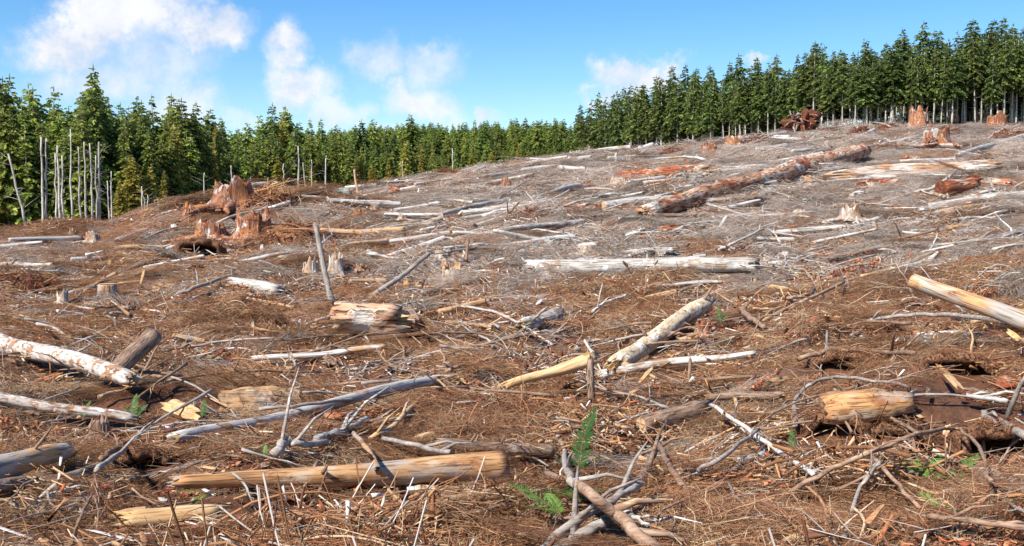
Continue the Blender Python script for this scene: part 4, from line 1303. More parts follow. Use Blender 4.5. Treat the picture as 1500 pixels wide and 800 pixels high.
for lab, x, y, w, h, mt, kw in [
        ('big red and white rotten cedar stump crowning the left mound', 342, 306, 74, 36, 'redup', dict(splmat='redup', roots=7)),
        ('orange rotten stump standing just below the big red stump', 372, 352, 62, 38, 'redup', {}),
        ('small pale orange stump left of the big red stump', 276, 322, 17, 20, 'redup', {}),
        ('squat orange stump with a dark hollow beneath it', 308, 350, 52, 22, 'redup', {}),
        ('small bright orange stump on the middle of the slope', 742, 276, 18, 14, 'redup', {}),
        ('pale cut stump with reddish sides near the dark red log', 905, 272, 26, 11, 'whiteup', dict(top='torn')),
        ('red stump with bleached roots below the firs', 1372, 214, 40, 24, 'redup', dict(splmat='white')),
        ('low round orange stump at the edge of hilltop firs', 1460, 188, 30, 18, 'redup', {}),
        ('tall dark red stump with grey crown near the hilltop firs', 1346, 188, 34, 24, 'redup', dict(splmat='grey')),
        ('red stump torn open on the ridge beside pale roots', 1038, 224, 28, 14, 'redup', {}),
        ('reddish stump with slanting pale ribs on the ridge', 1074, 214, 26, 15, 'redup', dict(splmat='white')),
        ('grey weathered stump under the pale bare trunks', 106, 352, 14, 14, 'barkup', {}),
        ('pale grey stump near the foot of pale bare trunks', 136, 354, 22, 12, 'whiteup', {}),
        ('white broken stump in a red-brown hollow', 92, 452, 20, 22, 'whiteup', dict(splmat='white', roots=3)),
        ('cream and tan cut stump block beside broken sticks', 158, 440, 34, 22, 'whiteup', dict(top='cut', roots=3)),
        ('pale split stump beside the standing grey snag', 455, 408, 30, 26, 'whiteup', dict(splmat='white')),
        ('bleached torn stump at the foot of the standing grey snag', 492, 402, 26, 26, 'whiteup', dict(splmat='white')),
        ('cream torn stump with yellow splinters above the short white log', 662, 414, 36, 26, 'whiteup', dict(splmat='yellow')),
        ('pale split stump behind the cream torn stump', 648, 380, 26, 14, 'whiteup', {}),
        ('small round cut stump with white face among brown twigs', 1148, 446, 20, 18, 'barkup', dict(top='cut', roots=4)),
        ('low red rotten stump below the flaky cream log', 1032, 492, 34, 20, 'redup', dict(splmat='redup', roots=3)),
        ('squat pale stump above the left end of silver-white log', 860, 372, 28, 12, 'whiteup', {}),
        ('pale rooty stump among grey brush on the slope', 1245, 322, 34, 18, 'whiteup', dict(splmat='white', roots=7)),
        ('bleached stump splinters below left end of silver-white log', 800, 412, 22, 12, 'whiteup', dict(splmat='white')),
        ('small tan stump on the grey middle slope', 590, 322, 16, 8, 'whiteup', {}),
        ('red-streaked little stump beside a grey pole', 524, 316, 14, 9, 'redup', {}),
        ('grey-topped little stump on the skyline', 902, 236, 6, 10, 'whiteup', dict(roots=2)),
        ('brown mossy stump peeping from the left twigs', 146, 650, 34, 34, 'barkup', dict(top='torn', roots=4)),
]:
    make_stump(lab, x, y, w, h, mt, **kw)
px_log('pointed white stake standing on the skyline', 902, 238, 902, 226, 4, 3, 'white', 0, .1, e0='torn', e1='torn', splmat='white', name='wooden_stake', cat='stake')
px_log('tan broken stake standing over the skyline brush heap', 524, 282, 519, 250, 4, 3, 'tan', 0, .1, e0='torn', e1='torn', name='wooden_stake', cat='stake')


def make_rootwad(label, x, y, wpx, hpx, mat='red'):
    rg = random.Random(int(x + y))
    p = cast(x, y); sc = math.hypot(p[0], p[1]) / F
    w, h = wpx * sc / 2, hpx * sc
    FOOT.append((p[0], p[1], p[0], p[1], w))
    root = thing('root_wad', label, 'root wad', Matrix.Translation(Vector(p) + Vector((0, 0, -.12 * h))))
    V, Fc = [], []
    n, s = 18, 30
    for i in range(n + 1):
        t = i / n * math.pi
        for k in range(s):
            a = 6.283 * k / s
            dx, dy, dz = math.sin(t) * math.cos(a), math.sin(t) * math.sin(a), math.cos(t)
            q = .78 + .55 * float(perlin(dx * 1.7 + x, dz * 1.7 + dy, 4)) + .40 * float(perlin(dx * 4 + dy * 2, dz * 4 + y, 6)) + .2 * float(perlin(dx * 9 + dy * 5, dz * 9 + y, 8))
            V.append([w * q * dx, w * .6 * q * dy, h * .5 * (.75 + q * dz * (1.0 if dz > 0 else .8)) * (1 + .25 * dx)])
        if i:
            b = (i - 1) * s
            for k in range(s):
                Fc.append((b + s + k, b + s + (k + 1) % s, b + (k + 1) % s, b + k))
    obj('earth', mesh_np('root_earth', V, Fc, M['bank' if mat == 'brown' else 'soilred'], None, True), root)
    for k in range(34):
        a = rg.uniform(0, 6.28); e = rg.uniform(-.3, 1.4)
        d = Vector((math.cos(a) * math.cos(e), -abs(math.sin(a)) * math.cos(e) * .8, math.sin(e)))
        b = Vector((0, 0, h * .42)) + Vector((d.x * w * .62, d.y * w * .45, d.z * h * .34))
        l = rg.uniform(.35, 1.0) * h * .55; q = rg.uniform(.5, 1.2)
        side = Vector((rg.uniform(-1, 1), rg.uniform(-.6, .3), rg.uniform(-1, .5))) * l * .7
        V, Fc = tube([b, b + d * l * .25 + side * .3, b + d * l * .4 + side * .8, b + d * l * .45 + side * 1.3], [h * .05 * q, h * .042 * q, h * .028 * q, h * .01 * q], 7, rg, .18)
        obj('root', mesh_np('wad_root', V, Fc, M[mat if k % 3 else 'grey'], None, True), root)


make_rootwad('upturned dark red root wad crowning the ridge in front of firs', 1174, 190, 46, 42)
make_rootwad('dark red root ball with grey roots below the massive rotten log', 1102, 304, 36, 22)
make_rootwad('low dark root wad heap near a straight pale pole', 1256, 200, 40, 18)
make_rootwad('red hollow root wad beside bleached-rooted stump', 1362, 222, 28, 22)
make_rootwad('brown root knot at the end of dark red rotten log', 1042, 256, 26, 16, 'brown')
make_rootwad('small dark rooty knot below the squat orange stump', 289, 398, 26, 14, 'red')


def make_heap(label, x, y, wpx, hpx, pal, n=420, em='soilred'):
    p = cast(x, y); sc = math.hypot(p[0], p[1]) / F
    w, h = wpx * sc / 2, hpx * sc
    root = thing('brush_pile', label, 'brush pile', Matrix.Translation(Vector(p)))
    V, Fc, c = twigs(n, rng, w, h, (w * .25, w * .9), (w * .006, w * .016), pal, tilt=.45)
    obj('twigs', mesh_np('heap_twigs', V, Fc, M['twig'], c), root)
    V, Fc, c = twigs(22, rng, w * .8, h * .95, (w * .7, w * 1.5), (w * .018, w * .04), pal, tilt=.3, sides=6, curl=.05)
    obj('sticks', mesh_np('heap_sticks', V, Fc, M['twig'], c), root)
    rg = random.Random(int(x)); s, m = 18, 6
    V, Fc = [], []
    for i in range(m + 1):
        t = i / m * math.pi / 2
        for k in range(s):
            a = 6.283 * k / s; q = 1 + .3 * float(perlin(a * 2, t * 3 + x, 3))
            V.append([w * .85 * q * math.cos(t) * math.cos(a), w * .7 * q * math.cos(t) * math.sin(a), h * .72 * math.sin(t) * q - .15 * h])
        if i:
            b = (i - 1) * s
            for k in range(s):
                Fc.append((b + k, b + (k + 1) % s, b + s + (k + 1) % s, b + s + k))
    obj('earth', mesh_np('heap_earth', V, Fc, M[em], None, True), root)


make_heap('heap of tan sticks and brush behind the big red stump', 395, 296, 90, 32, BROWN + CHIPS[:3])
make_heap('dark brown brush heap on the skyline behind a grey boulder', 520, 275, 42, 18, BROWN[:3] + REDDY)
make_heap('rust brown brush heap on the skyline mid-slope', 655, 257, 44, 13, BROWN[:3] + REDDY)
make_heap('round grey-brown brush heap before the hilltop firs', 1415, 180, 44, 26, GREYS + BROWN)
make_heap('bank of rusty orange earth and twigs beside the orange stump', 425, 356, 105, 46, REDDY + BROWN[:3], 220, 'bank')
make_heap('bank of rusty earth below the squat orange stump', 318, 372, 80, 26, REDDY + BROWN[:3], 160, 'bank')
for lab, hx, hy, hw, hh in (
        ('low grey brush heap beside the grey-topped skyline stump', 930, 230, 46, 12), ('low grey brush heap left of the torn red ridge stump', 985, 224, 40, 12), ('low brush heap under the pole leading to the root wad', 1110, 208, 52, 14),
        ('low grey brush heap just right of the upturned root wad', 1215, 196, 44, 13), ('low brush heap left of the tall dark red stump', 1300, 192, 50, 16), ('low brush heap right of the tall dark red stump', 1385, 196, 44, 14),
        ('low brush heap below the low round orange stump', 1480, 200, 56, 15), ('low brush heap on the skyline above the small bright orange stump', 820, 246, 46, 11), ('low brush heap behind the massive rotten red log', 1160, 250, 60, 12),
        ('low brush heap above the huge bleached slab log', 1440, 240, 60, 14)):
    make_heap(lab, hx, hy, hw, hh, GREYS + BROWN[:3], 260)
make_heap('dark tangle of grey brush in the middle slope', 790, 318, 90, 18, GREYS[2:] + BROWN[:3])
make_heap('brown tangle of brush by the low flank hollow', 30, 420, 110, 26, REDDY + BROWN[:4])


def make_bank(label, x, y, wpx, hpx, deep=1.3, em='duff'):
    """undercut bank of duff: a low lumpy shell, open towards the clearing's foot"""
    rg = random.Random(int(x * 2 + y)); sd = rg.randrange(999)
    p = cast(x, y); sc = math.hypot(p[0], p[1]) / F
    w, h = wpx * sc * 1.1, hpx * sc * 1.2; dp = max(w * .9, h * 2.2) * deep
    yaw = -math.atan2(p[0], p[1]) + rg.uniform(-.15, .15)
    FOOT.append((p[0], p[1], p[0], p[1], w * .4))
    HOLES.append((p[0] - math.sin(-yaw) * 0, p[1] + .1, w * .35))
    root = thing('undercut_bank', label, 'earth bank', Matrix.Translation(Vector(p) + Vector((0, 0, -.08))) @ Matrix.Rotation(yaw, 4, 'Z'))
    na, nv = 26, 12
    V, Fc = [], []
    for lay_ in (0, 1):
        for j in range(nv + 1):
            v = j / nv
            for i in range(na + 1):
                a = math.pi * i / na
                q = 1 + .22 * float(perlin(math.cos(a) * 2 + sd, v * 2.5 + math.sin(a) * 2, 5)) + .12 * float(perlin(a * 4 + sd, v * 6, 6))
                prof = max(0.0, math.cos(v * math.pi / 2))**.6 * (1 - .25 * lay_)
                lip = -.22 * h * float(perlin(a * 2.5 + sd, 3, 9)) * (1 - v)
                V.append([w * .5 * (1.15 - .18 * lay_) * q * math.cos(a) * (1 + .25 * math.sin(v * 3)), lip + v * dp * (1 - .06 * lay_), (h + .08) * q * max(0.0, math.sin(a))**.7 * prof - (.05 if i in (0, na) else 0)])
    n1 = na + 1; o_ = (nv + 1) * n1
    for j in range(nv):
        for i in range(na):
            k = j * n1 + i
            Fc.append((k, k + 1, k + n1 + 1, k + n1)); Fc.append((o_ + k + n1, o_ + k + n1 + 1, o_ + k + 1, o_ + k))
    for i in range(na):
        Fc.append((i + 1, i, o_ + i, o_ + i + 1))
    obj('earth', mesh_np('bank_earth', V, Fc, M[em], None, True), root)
    vt, ft, ct = twigs(260, rng, 1.0, .05, (.12, .6), (.002, .006), BROWN + REDDY, tilt=.3)
    n_ = len(vt) // 15
    c0 = vt.reshape(n_, 15, 3).mean(1)
    tx = c0[:, 0] * w * .55; v0 = np.clip((c0[:, 1] + 1) / 2, 0, 1)
    top = (h + .08) * np.sqrt(np.clip(1 - (tx / (w * .6))**2, 0, 1)) * np.clip(np.cos(v0 * np.pi / 2), 0, 1)**.6
    sh = np.stack([tx, v0 * dp, top + .03], 1) - np.stack([c0[:, 0], c0[:, 1], np.zeros(n_)], 1)
    vt = (vt.reshape(n_, 15, 3) + sh[:, None, :]).reshape(-1, 3)
    obj('twigs', mesh_np('bank_twigs', vt, ft, M['twig'], ct), root)


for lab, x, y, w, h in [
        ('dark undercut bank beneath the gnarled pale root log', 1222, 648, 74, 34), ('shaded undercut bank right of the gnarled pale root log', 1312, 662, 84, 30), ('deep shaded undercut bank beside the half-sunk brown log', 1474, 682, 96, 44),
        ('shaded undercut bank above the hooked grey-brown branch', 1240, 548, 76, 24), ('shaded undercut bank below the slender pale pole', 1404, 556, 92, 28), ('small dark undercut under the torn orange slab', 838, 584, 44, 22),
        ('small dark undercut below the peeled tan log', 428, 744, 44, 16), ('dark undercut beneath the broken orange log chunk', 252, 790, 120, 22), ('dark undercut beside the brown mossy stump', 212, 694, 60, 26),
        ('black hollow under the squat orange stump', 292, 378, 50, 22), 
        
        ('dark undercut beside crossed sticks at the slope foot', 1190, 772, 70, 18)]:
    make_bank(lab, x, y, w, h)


def make_boulder():
    p = cast(502, 290); sc = math.hypot(p[0], p[1]) / F
    V, Fc = [], []
    s, m = 18, 12
    for i in range(m + 1):
        t = i / m * math.pi
        for k in range(s):
            a = 6.283 * k / s
            q = 1 + .3 * float(perlin(math.cos(a) * 1.4 + 3, math.sin(a) * 1.4 + t * 1.2, 12))
            V.append([15 * sc * q * math.sin(t) * math.cos(a), 12 * sc * q * math.sin(t) * math.sin(a), 9 * sc * (q * math.cos(t) + .6)])
        if i:
            b = (i - 1) * s
            for k in range(s):
                Fc.append((b + s + k, b + s + (k + 1) % s, b + (k + 1) % s, b + k))
    tag(obj('boulder', mesh_np('boulder', V, Fc, M['stone'], None, True), loc=p), 'grey-green boulder on the skyline beside a brush heap', 'boulder')


make_boulder()


# ------------------------------------------------------------------ ferns and green sprigs
GREEN = {'deep': (.05, .125, .03), 'bright': (.17, .31, .06), 'mid': (.085, .18, .04), 'yellow': (.27, .29, .06)}


def frond_mesh(L, rg, col, droop=.25, wid=.22):
    """fern blade: a bowed midrib with paired toothed leaflets, along +X rising to +Z"""
    V, Fc, cl = [], [], []
    n = 24

    def rib(t):
        return Vector((L * t * (1 - .12 * t * t), 0, -L * droop * t * t))
    v, f = tube([rib(i / 8) for i in range(9)], [L * .011 * (1 - .85 * i / 8) for i in range(9)], 5)
    V += [tuple(q) for q in v]; Fc += f; cl += [(.20, .16, .06)] * len(v)
    for i in range(n):
        t = .10 + .89 * i / n
        b = rib(t); w = L * wid * math.sin(math.pi * min(1, .18 + .82 * t)**.8) * rg.uniform(.85, 1.1) + L * .012
        for s in (-1, 1):
            d = Vector((.35 + .3 * t, s, rg.uniform(-.4, .15))).normalized(); x = Vector((1, 0, -.2)).normalized()
            k = len(V); lw = L * .017
            tip = b + d * w; m1 = b + d * w * .25 + x * lw; m2 = b + d * w * .25 - x * lw; e1 = b + d * w * .65 + x * lw * .8; e2 = b + d * w * .65 - x * lw * .75
            fold = Vector((0, 0, L * .006))
            V += [tuple(q) for q in (b, m1 + fold, e1 + fold, tip, e2, m2)]
            Fc += [(k, k + 1, k + 2, k + 3), (k, k + 3, k + 4, k + 5)]
            g = rg.uniform(.75, 1.25)
            cl += [tuple(c * g for c in col)] * 6
    return mesh_np('fern_frond', V, Fc, M['fern'], cl)


def make_fern(label, x, y, fronds, col, lift=.12):
    """fronds: list of (length in photo px, azimuth deg: 0 = right, 90 = away, elevation deg)"""
    rg = random.Random(int(x * 2 + y))
    p = cast(x, y, lift); sc = math.hypot(p[0], p[1]) / F
    FOOT.append((p[0], p[1] - .2, p[0], p[1], .15))
    root = thing('sword_fern', label, 'fern', Matrix.Translation(Vector(p)))
    for l, az, el in fronds:
        o = obj('frond', frond_mesh(l * sc, rg, GREEN[col], wid=.22 if l > 48 else .14), root)
        o.matrix_parent_inverse = Matrix()
        o.rotation_euler = (Matrix.Rotation(R(az), 4, 'Z') @ Matrix.Rotation(-R(el), 4, 'Y') @ Matrix.Rotation(rg.uniform(-.4, .4), 4, 'X')).to_euler()


make_fern('tall dark green fern frond standing beside grey wavy stick', 846, 696, [(118, 60, 80), (60, 20, 48), (50, 150, 40)], 'deep')
make_fern('bright green fern frond spreading left below the peeled tan log', 822, 756, [(104, 158, 40), (70, 185, 30), (60, 120, 40)], 'bright', .2)
make_fern('low dark fern frond tucked under crossing brown stick', 850, 735, [(68, 165, 30), (55, 120, 25), (50, 40, 30)], 'mid')
make_fern('short fern blade poking up at the bottom beside sticks', 945, 806, [(50, 120, 55)], 'mid')
make_fern('fern clump with spread fronds under the arched brown branch', 1345, 700, [(62, 115, 55), (66, 30, 40), (50, 200, 30), (56, 300, 25), (50, 150, 45), (44, 75, 60)], 'bright')
make_fern('long fern frond reaching right beside the shaded hollow', 1390, 708, [(84, 25, 42), (50, 80, 40), (46, 330, 25)], 'mid')
make_fern('small bright fern below the fern clump', 1385, 752, [(54, 130, 40), (46, 60, 30), (40, 200, 25), (40, 0, 25)], 'bright')
make_fern('small dark fern at the foot of hooked branch', 1160, 662, [(44, 75, 60), (26, 150, 30)], 'mid')
make_fern('yellowish fern curl left of the dark hollow', 1222, 668, [(36, 140, 60), (30, 60, 50)], 'yellow')
make_fern('green sprig by the flaking white log end', 195, 612, [(46, 100, 60), (36, 60, 40), (30, 140, 40)], 'mid')
make_fern('tiny green sprig left of the orange broken block', 122, 612, [(32, 80, 60), (26, 150, 40)], 'mid')
make_fern('yellow-green drooping sprig over the broken orange chunk', 300, 722, [(60, 250, -10), (46, 200, 20), (36, 330, 10)], 'yellow')
make_fern('small bright sprig in front of square tan slab', 296, 612, [(34, 85, 60)], 'mid')
make_fern('dark evergreen sprig beside the top of flaky cream log', 1056, 474, [(34, 100, 70), (26, 40, 50), (24, 160, 50)], 'deep', .15)
make_fern('small sprigs among twigs at the lower edge', 1040, 752, [(34, 90, 50), (26, 40, 30)], 'yellow')
make_fern('tiny sprig under the bent yellowish branch', 642, 606, [(20, 80, 50), (16, 150, 40)], 'mid')
make_fern('tiny green sprig left of the curved grey branch end', 388, 668, [(30, 100, 40), (22, 200, 20)], 'bright')


# ------------------------------------------------------------------ repeated slash: one kind at a time, every piece an object
def branch_mesh(rg, mat, forks=4):
    """dead branch of length 1 and base radius about .012 along +X"""
    y = z = 0; pts = []
    vy, vz = rg.uniform(-.05, .05), rg.uniform(-.015, .03)
    for i in range(10):
        pts.append(Vector((i / 9 - .5, y, z))); y += vy / 9 * 3; z += vz / 9 * 3
        vy += rg.gauss(0, .03) - y * .1; vz += rg.gauss(0, .015) - z * .25
    parts = [tube(pts, [.012 * (1 - .7 * i / 9) for i in range(10)], 7, rg, .12)]
    for _ in range(forks):
        i = rg.randrange(2, 9); b = pts[i]; d = Vector((rg.uniform(.4, 1), rg.choice((-1, 1)) * rg.uniform(.15, .5), rg.uniform(-.03, .2))).normalized(); l = rg.uniform(.08, .32)
        parts.append(tube([b, b + d * l * .5 + Vector((0, 0, rg.uniform(-.02, .04))), b + d * l], [.006, .0045, .0015], 5))
    V, Fc = join(parts)
    return mesh_np('slash_branch', V, Fc, M[mat], None, True)


SG = random.Random(99)


def lie(o, x, y, yaw, L, k, lift, pitch=0.0):
    """lay a unit-length mesh on the slope"""
    d = Vector((math.cos(yaw), math.sin(yaw), 0)); n = normal(x, y, max(.25, L * .4))
    d = (d - n * d.dot(n)).normalized(); d = (d + n * math.tan(pitch)).normalized()
    yv = n.cross(d).normalized(); zv = d.cross(yv)
    m = Matrix((d, yv, zv)).transposed().to_4x4()
    o.matrix_world = Matrix.Translation((x, y, tz(x, y) + lift)) @ m @ Matrix.Diagonal((L, k, k, 1))


def spread(meshes, n, name, cat, yrange, lab, group, lrange, krange, lift, pitch=.12, bias=None, pxr=(-20, 1520), rightward=False):
    got = 0
    while got < n:
        px, py = SG.uniform(*pxr), SG.uniform(*yrange)
        p = cast(px, py)
        if p[1] > float(edge_r(np.array(px))) - 6 or p[1] > 170:
            continue
        if bias is not None and SG.random() > bias(p[0], p[1]):
            continue
        D = math.hypot(p[0], p[1])
        L = SG.uniform(*lrange) * D / F; k = SG.uniform(*krange) * D / F
        yaw = SG.uniform(0, 6.283) if not rightward else SG.gauss(.35, .5) + SG.choice((0, math.pi))
        o = obj(name, SG.choice(meshes))
        lie(o, p[0], p[1], yaw, L, k, lift * k + .07 + .05 * min(1, D / 60), SG.gauss(0, pitch))
        tag(o, lab + ' ' + mark(px, py), cat, group)
        got += 1


gb = [branch_mesh(random.Random(i), 'grey') for i in range(6)]
bb = [branch_mesh(random.Random(20 + i), 'brown') for i in range(6)]
wb = [branch_mesh(random.Random(40 + i), 'white', 1) for i in range(4)]
tb = [branch_mesh(random.Random(60 + i), 'tan', 1) for i in range(4)]
gfun = lambda x, y: float(greyness(x, y))
# thickness: k * .012 is the radius, in photo px: k px/ F * D
spread(bb, 105, 'slash_branch', 'branch', (470, 800), 'thin brown-barked loose branch nearest', 'brown branches on the near litter', (60, 190), (120, 260), .03, bias=lambda x, y: 1 - .6 * gfun(x, y))
spread(gb, 75, 'slash_branch', 'branch', (430, 800), 'thin weathered grey loose branch nearest', 'grey branches on the near litter', (60, 200), (120, 240), .03)
spread(tb, 32, 'slash_branch', 'branch', (430, 800), 'peeled tan loose stick nearest', 'peeled tan sticks on the near litter', (40, 130), (150, 300), .03)
spread(gb, 70, 'slash_branch', 'branch', (250, 430), 'weathered grey slope branch with side twigs nearest', 'grey branches on the slope', (40, 120), (90, 200), .03, bias=gfun)
spread(wb, 34, 'slash_branch', 'branch', (240, 430), 'bare bleached slope branch nearest', 'bleached branches on the slope', (35, 110), (110, 220), .03, bias=gfun)


def stick_log(rg, mat):
    V, Fc = log_body(1.0, .03, .023, rg, 12, .003, .07, .6, .6, .06)
    V = [[v[0] - .5, v[1], v[2]] for v in V]
    return mesh_np('slope_pole', V, Fc, M[mat], None, True)


pl = [stick_log(random.Random(i), m_) for i, m_ in enumerate(('silver', 'white', 'silver', 'white', 'silver', 'birch'))]
pt = [stick_log(random.Random(10 + i), m_) for i, m_ in enumerate(('tan', 'tan', 'bark'))]
spread(pl, 115, 'slope_pole', 'log', (205, 400), 'pale weathered pole on the slope nearest', 'pale poles strewn over the slope', (28, 110), (70, 130), .03, .04, pxr=(380, 1510), rightward=True)
spread(pl, 14, 'slope_pole', 'log', (345, 470), 'pale weathered pole on the low flank nearest', 'pale poles on the low flank', (40, 100), (80, 140), .03, .04, pxr=(-10, 420), rightward=True)
spread(pt, 22, 'slope_pole', 'log', (320, 520), 'brown or tan pole on the slash nearest', 'brown poles strewn over the slash', (30, 100), (90, 170), .03, .06, rightward=True)


def chunk_mesh(rg, mat):
    return slab_mesh(1.0, rg.uniform(.18, .4), rg.uniform(.06, .14), mat, rg, .3, 7, 3)


ck = {m_: [chunk_mesh(random.Random(i + len(m_)), m_) for i in range(4)] for m_ in ('yellow', 'red', 'white', 'bark')}
spread(ck['yellow'], 90, 'wood_fragment', 'wood piece', (400, 800), 'small torn yellow-orange wood fragment nearest', 'yellow-orange wood fragments', (14, 44), (12, 34), .12, .25)
spread(ck['bark'], 60, 'bark_fragment', 'bark', (430, 800), 'dark brown bark fragment nearest', 'dark bark fragments', (14, 46), (16, 44), .12, .25)
spread(ck['red'], 70, 'wood_fragment', 'wood piece', (230, 800), 'rust red rotten wood fragment nearest', 'rust red wood fragments', (10, 40), (12, 36), .12, .25)
spread(ck['white'], 60, 'wood_fragment', 'wood piece', (240, 800), 'small bleached white wood fragment nearest', 'bleached wood fragments', (9, 28), (10, 26), .12, .3)
for i in range(36):
    while True:
        px, py = SG.uniform(420, 1490), SG.uniform(215, 400)
        p = cast(px, py)
        if p[1] < float(edge_r(np.array(px))) - 6:
            break
    make_stump('small weathered torn slope stump nearest ' + mark(px, py), px, py, SG.uniform(12, 24), SG.uniform(6, 13), SG.choice(('whiteup', 'whiteup', 'redup', 'barkup')), seed=i, roots=3, group='small stumps on the slope', p=p)
# ------------------------------------------------------------------ forest
def conifer_crown(rg, H, cb, Rm, pal, sparse=1.0, droop=.42):
    V, cl = [], []
    z = H * cb
    while z < H * .985:
        t = (z - H * cb) / (H * (1 - cb))
        Lb = Rm * ((1 - t)**.75 * (.35 + .65 * min(1, t * 5 + .25)) + .05)
        n = rg.randint(5, 7) if t < .85 else 4
        a0 = rg.uniform(0, 6.28)
        for k in range(n):
            if rg.random() > sparse:
                continue
            a = a0 + 6.283 * k / n + rg.uniform(-.35, .35); L = Lb * rg.uniform(.45, 1.22); zz = z + rg.uniform(-.5, .5)
            d = Vector((math.cos(a), math.sin(a), 0)); s = Vector((-math.sin(a), math.cos(a), 0))
            rise = rg.uniform(.05, .35) + .5 * t * t
            g = rg.uniform(.55, 1.3)

            def P(q):
                return d * (L * q) + Vector((0, 0, zz + L * (rise * q - (rise * .6 + droop) * q * q)))
            m = max(3, int(L / .17))
            for i in range(m):
                q = .12 + .88 * (i + rg.random() * .6) / m
                b = P(q)
                for sd in (-1, 1):
                    l = (.22 + .22 * L * (1 - q * .7)) * rg.uniform(.7, 1.35); w = l * rg.uniform(.26, .42)
                    f = (d * rg.uniform(.5, 1.0) + s * sd * rg.uniform(.5, 1.0) + Vector((0, 0, rg.uniform(-.55, .05)))).normalized()
                    wv = f.cross(Vector((rg.gauss(0, 1), rg.gauss(0, 1), rg.gauss(0, .8)))).normalized()
                    V += [b, b + f * l * .55 + wv * w, b + f * l, b + f * l * .45 - wv * w]
                    c = rg.choice(pal); e = g * rg.uniform(.8, 1.25)
                    cl += [tuple(x * e for x in c)] * 4
            tip = P(1.0); b = P(.8); wv = s * .07
            V += [b, (b + tip) * .5 + wv, tip + d * .12, (b + tip) * .5 - wv]
            cl += [tuple(x * g for x in pal[0])] * 4
        z += rg.uniform(.18, .36) * (1.15 - .4 * t)
    # leader
    for k in range(5):
        a = rg.uniform(0, 6.28); s = Vector((math.cos(a), math.sin(a), 0)) * .06; b = Vector((0, 0, H * .97))
        V += [b, b + s + Vector((0, 0, .3)), Vector((0, 0, H * 1.03)), b - s + Vector((0, 0, .3))]
        cl += [pal[0]] * 4
    Fc = np.arange(len(V)).reshape(-1, 4)
    return mesh_np('conifer_crown', np.array([tuple(v) for v in V]), Fc, M['needle'], cl)


def conifer_trunk(rg, H, cb, mat, dead=14, r0=None):
    r0 = r0 or H * .0095
    pts = [Vector((rg.gauss(0, .02), rg.gauss(0, .02), H * i / 8 - .4)) for i in range(9)]
    parts = [tube(pts, [r0 * (1.15 - 1.0 * i / 8) + .01 for i in range(9)], 8, rg, .06)]
    for _ in range(dead):
        z = H * rg.uniform(.12, cb + .12); a = rg.uniform(0, 6.28); l = rg.uniform(.3, 1.4)
        d = Vector((math.cos(a), math.sin(a), rg.uniform(-.35, .15)))
        parts.append(tube([Vector((0, 0, z)), Vector((0, 0, z)) + d * l * .6, Vector((0, 0, z - .1)) + d * l], [.02, .014, .006], 3, cap=False))
    V, Fc = join(parts)
    return mesh_np('conifer_trunk', V, Fc, M[mat], None, True)


DARK = [(.120, .160, .050), (.148, .185, .055), (.092, .128, .045), (.180, .210, .060)]
OLIVE = [(.310, .380, .075), (.355, .415, .082), (.245, .315, .066), (.410, .440, .088)]
GOLD = [(.50, .37, .07), (.42, .36, .07), (.56, .38, .08), (.32, .31, .065)]
HU = 16.0
KINDS = {}
for nm, pal, cbs, n, rm, sp in (('hill', DARK + OLIVE[:1], (.28, .52), 9, 2.4, 1.0), ('left', OLIVE + DARK[:2], (.08, .26), 8, 3.2, 1.0), ('leftdark', DARK + OLIVE[:2], (.10, .3), 4, 3.1, 1.0), ('gold', GOLD + OLIVE[:1], (.04, .1), 3, 2.6, .95)):
    KINDS[nm] = []
    for i in range(n):
        rg = random.Random(hash_ := 100 * len(nm) + i)
        cb = rg.uniform(*cbs)
        sp = sp * rg.uniform(.88, 1.0)
        KINDS[nm].append((conifer_trunk(rg, HU, cb, 'paletrunk' if nm == 'hill' else 'trunk', 22 if nm == 'hill' else 8), conifer_crown(rg, HU, cb, rm * rg.uniform(.72, 1.3), pal, sp)))

TG = random.Random(4)
LABELS = {
    'hill': ('dark green fir with a bare pale lower trunk in the hilltop stand', 'firs of the hilltop stand'),
    'left': ('olive green conifer in the stand behind the pale bare trunks', 'olive conifers of the low stand'),
    'leftdark': ('dark green conifer rising in the low stand behind the pale bare trunks', 'dark conifers of the low stand'),
    'gold': ('yellowish green young cedar at the edge of the low stand', 'yellowish cedars along the forest edge'),
    'mid': ('green conifer in the distant band of forest between the two stands', 'conifers of the distant band'),
}
tree_spots, far_spots = [], []


TM = {'hill': [(868, 'where the hilltop stand tapers off'), (960, 'behind the skyline white stake'), (1050, 'behind the torn red ridge stumps'), (1174, 'behind the upturned dark red root wad'), (1260, 'behind the low dark root wad heap'), (1346, 'behind the tall dark red stump'), (1412, 'behind the round grey-brown brush heap'), (1480, 'behind the low round orange stump')],
      'left': [(20, 'behind the leaning white dead tree'), (66, 'behind the first pair of pale trunks'), (90, 'behind the middle pale bare trunks'), (135, 'behind the dense group of pale trunks'), (210, 'behind the short thin bare trunks'), (275, 'behind the small pale orange stump'), (330, 'behind the big red stump')],
      'mid': [(345, 'behind the big red stump'), (395, 'behind the heap of tan sticks'), (438, 'behind the tall thin bare trunk'), (502, 'behind the grey-green boulder'), (590, 'between the two skyline brush heaps'), (655, 'behind the rust brown brush heap'), (742, 'behind the small bright orange stump'), (840, 'beside the tapering end of the hilltop stand')]}
TK = {'hill': 'dark green fir with bare pale foot', 'left': 'olive green conifer', 'leftdark': 'dark green conifer', 'gold': 'yellowish green cedar'}


def tree_label(px, kind, lab, row):
    ms = TM['hill' if lab == 'hill' else 'mid' if px > 335 else 'left']
    where = min(ms, key=lambda m_: abs(m_[0] - px))[1]
    rw = {0: 'front-row ', 1: 'second-row ', 2: 'third-row ', 9: 'tall spire-topped '}.get(row, '')
    return rw + ('distant ' if lab == 'mid' else '') + TK[kind] + ' ' + where


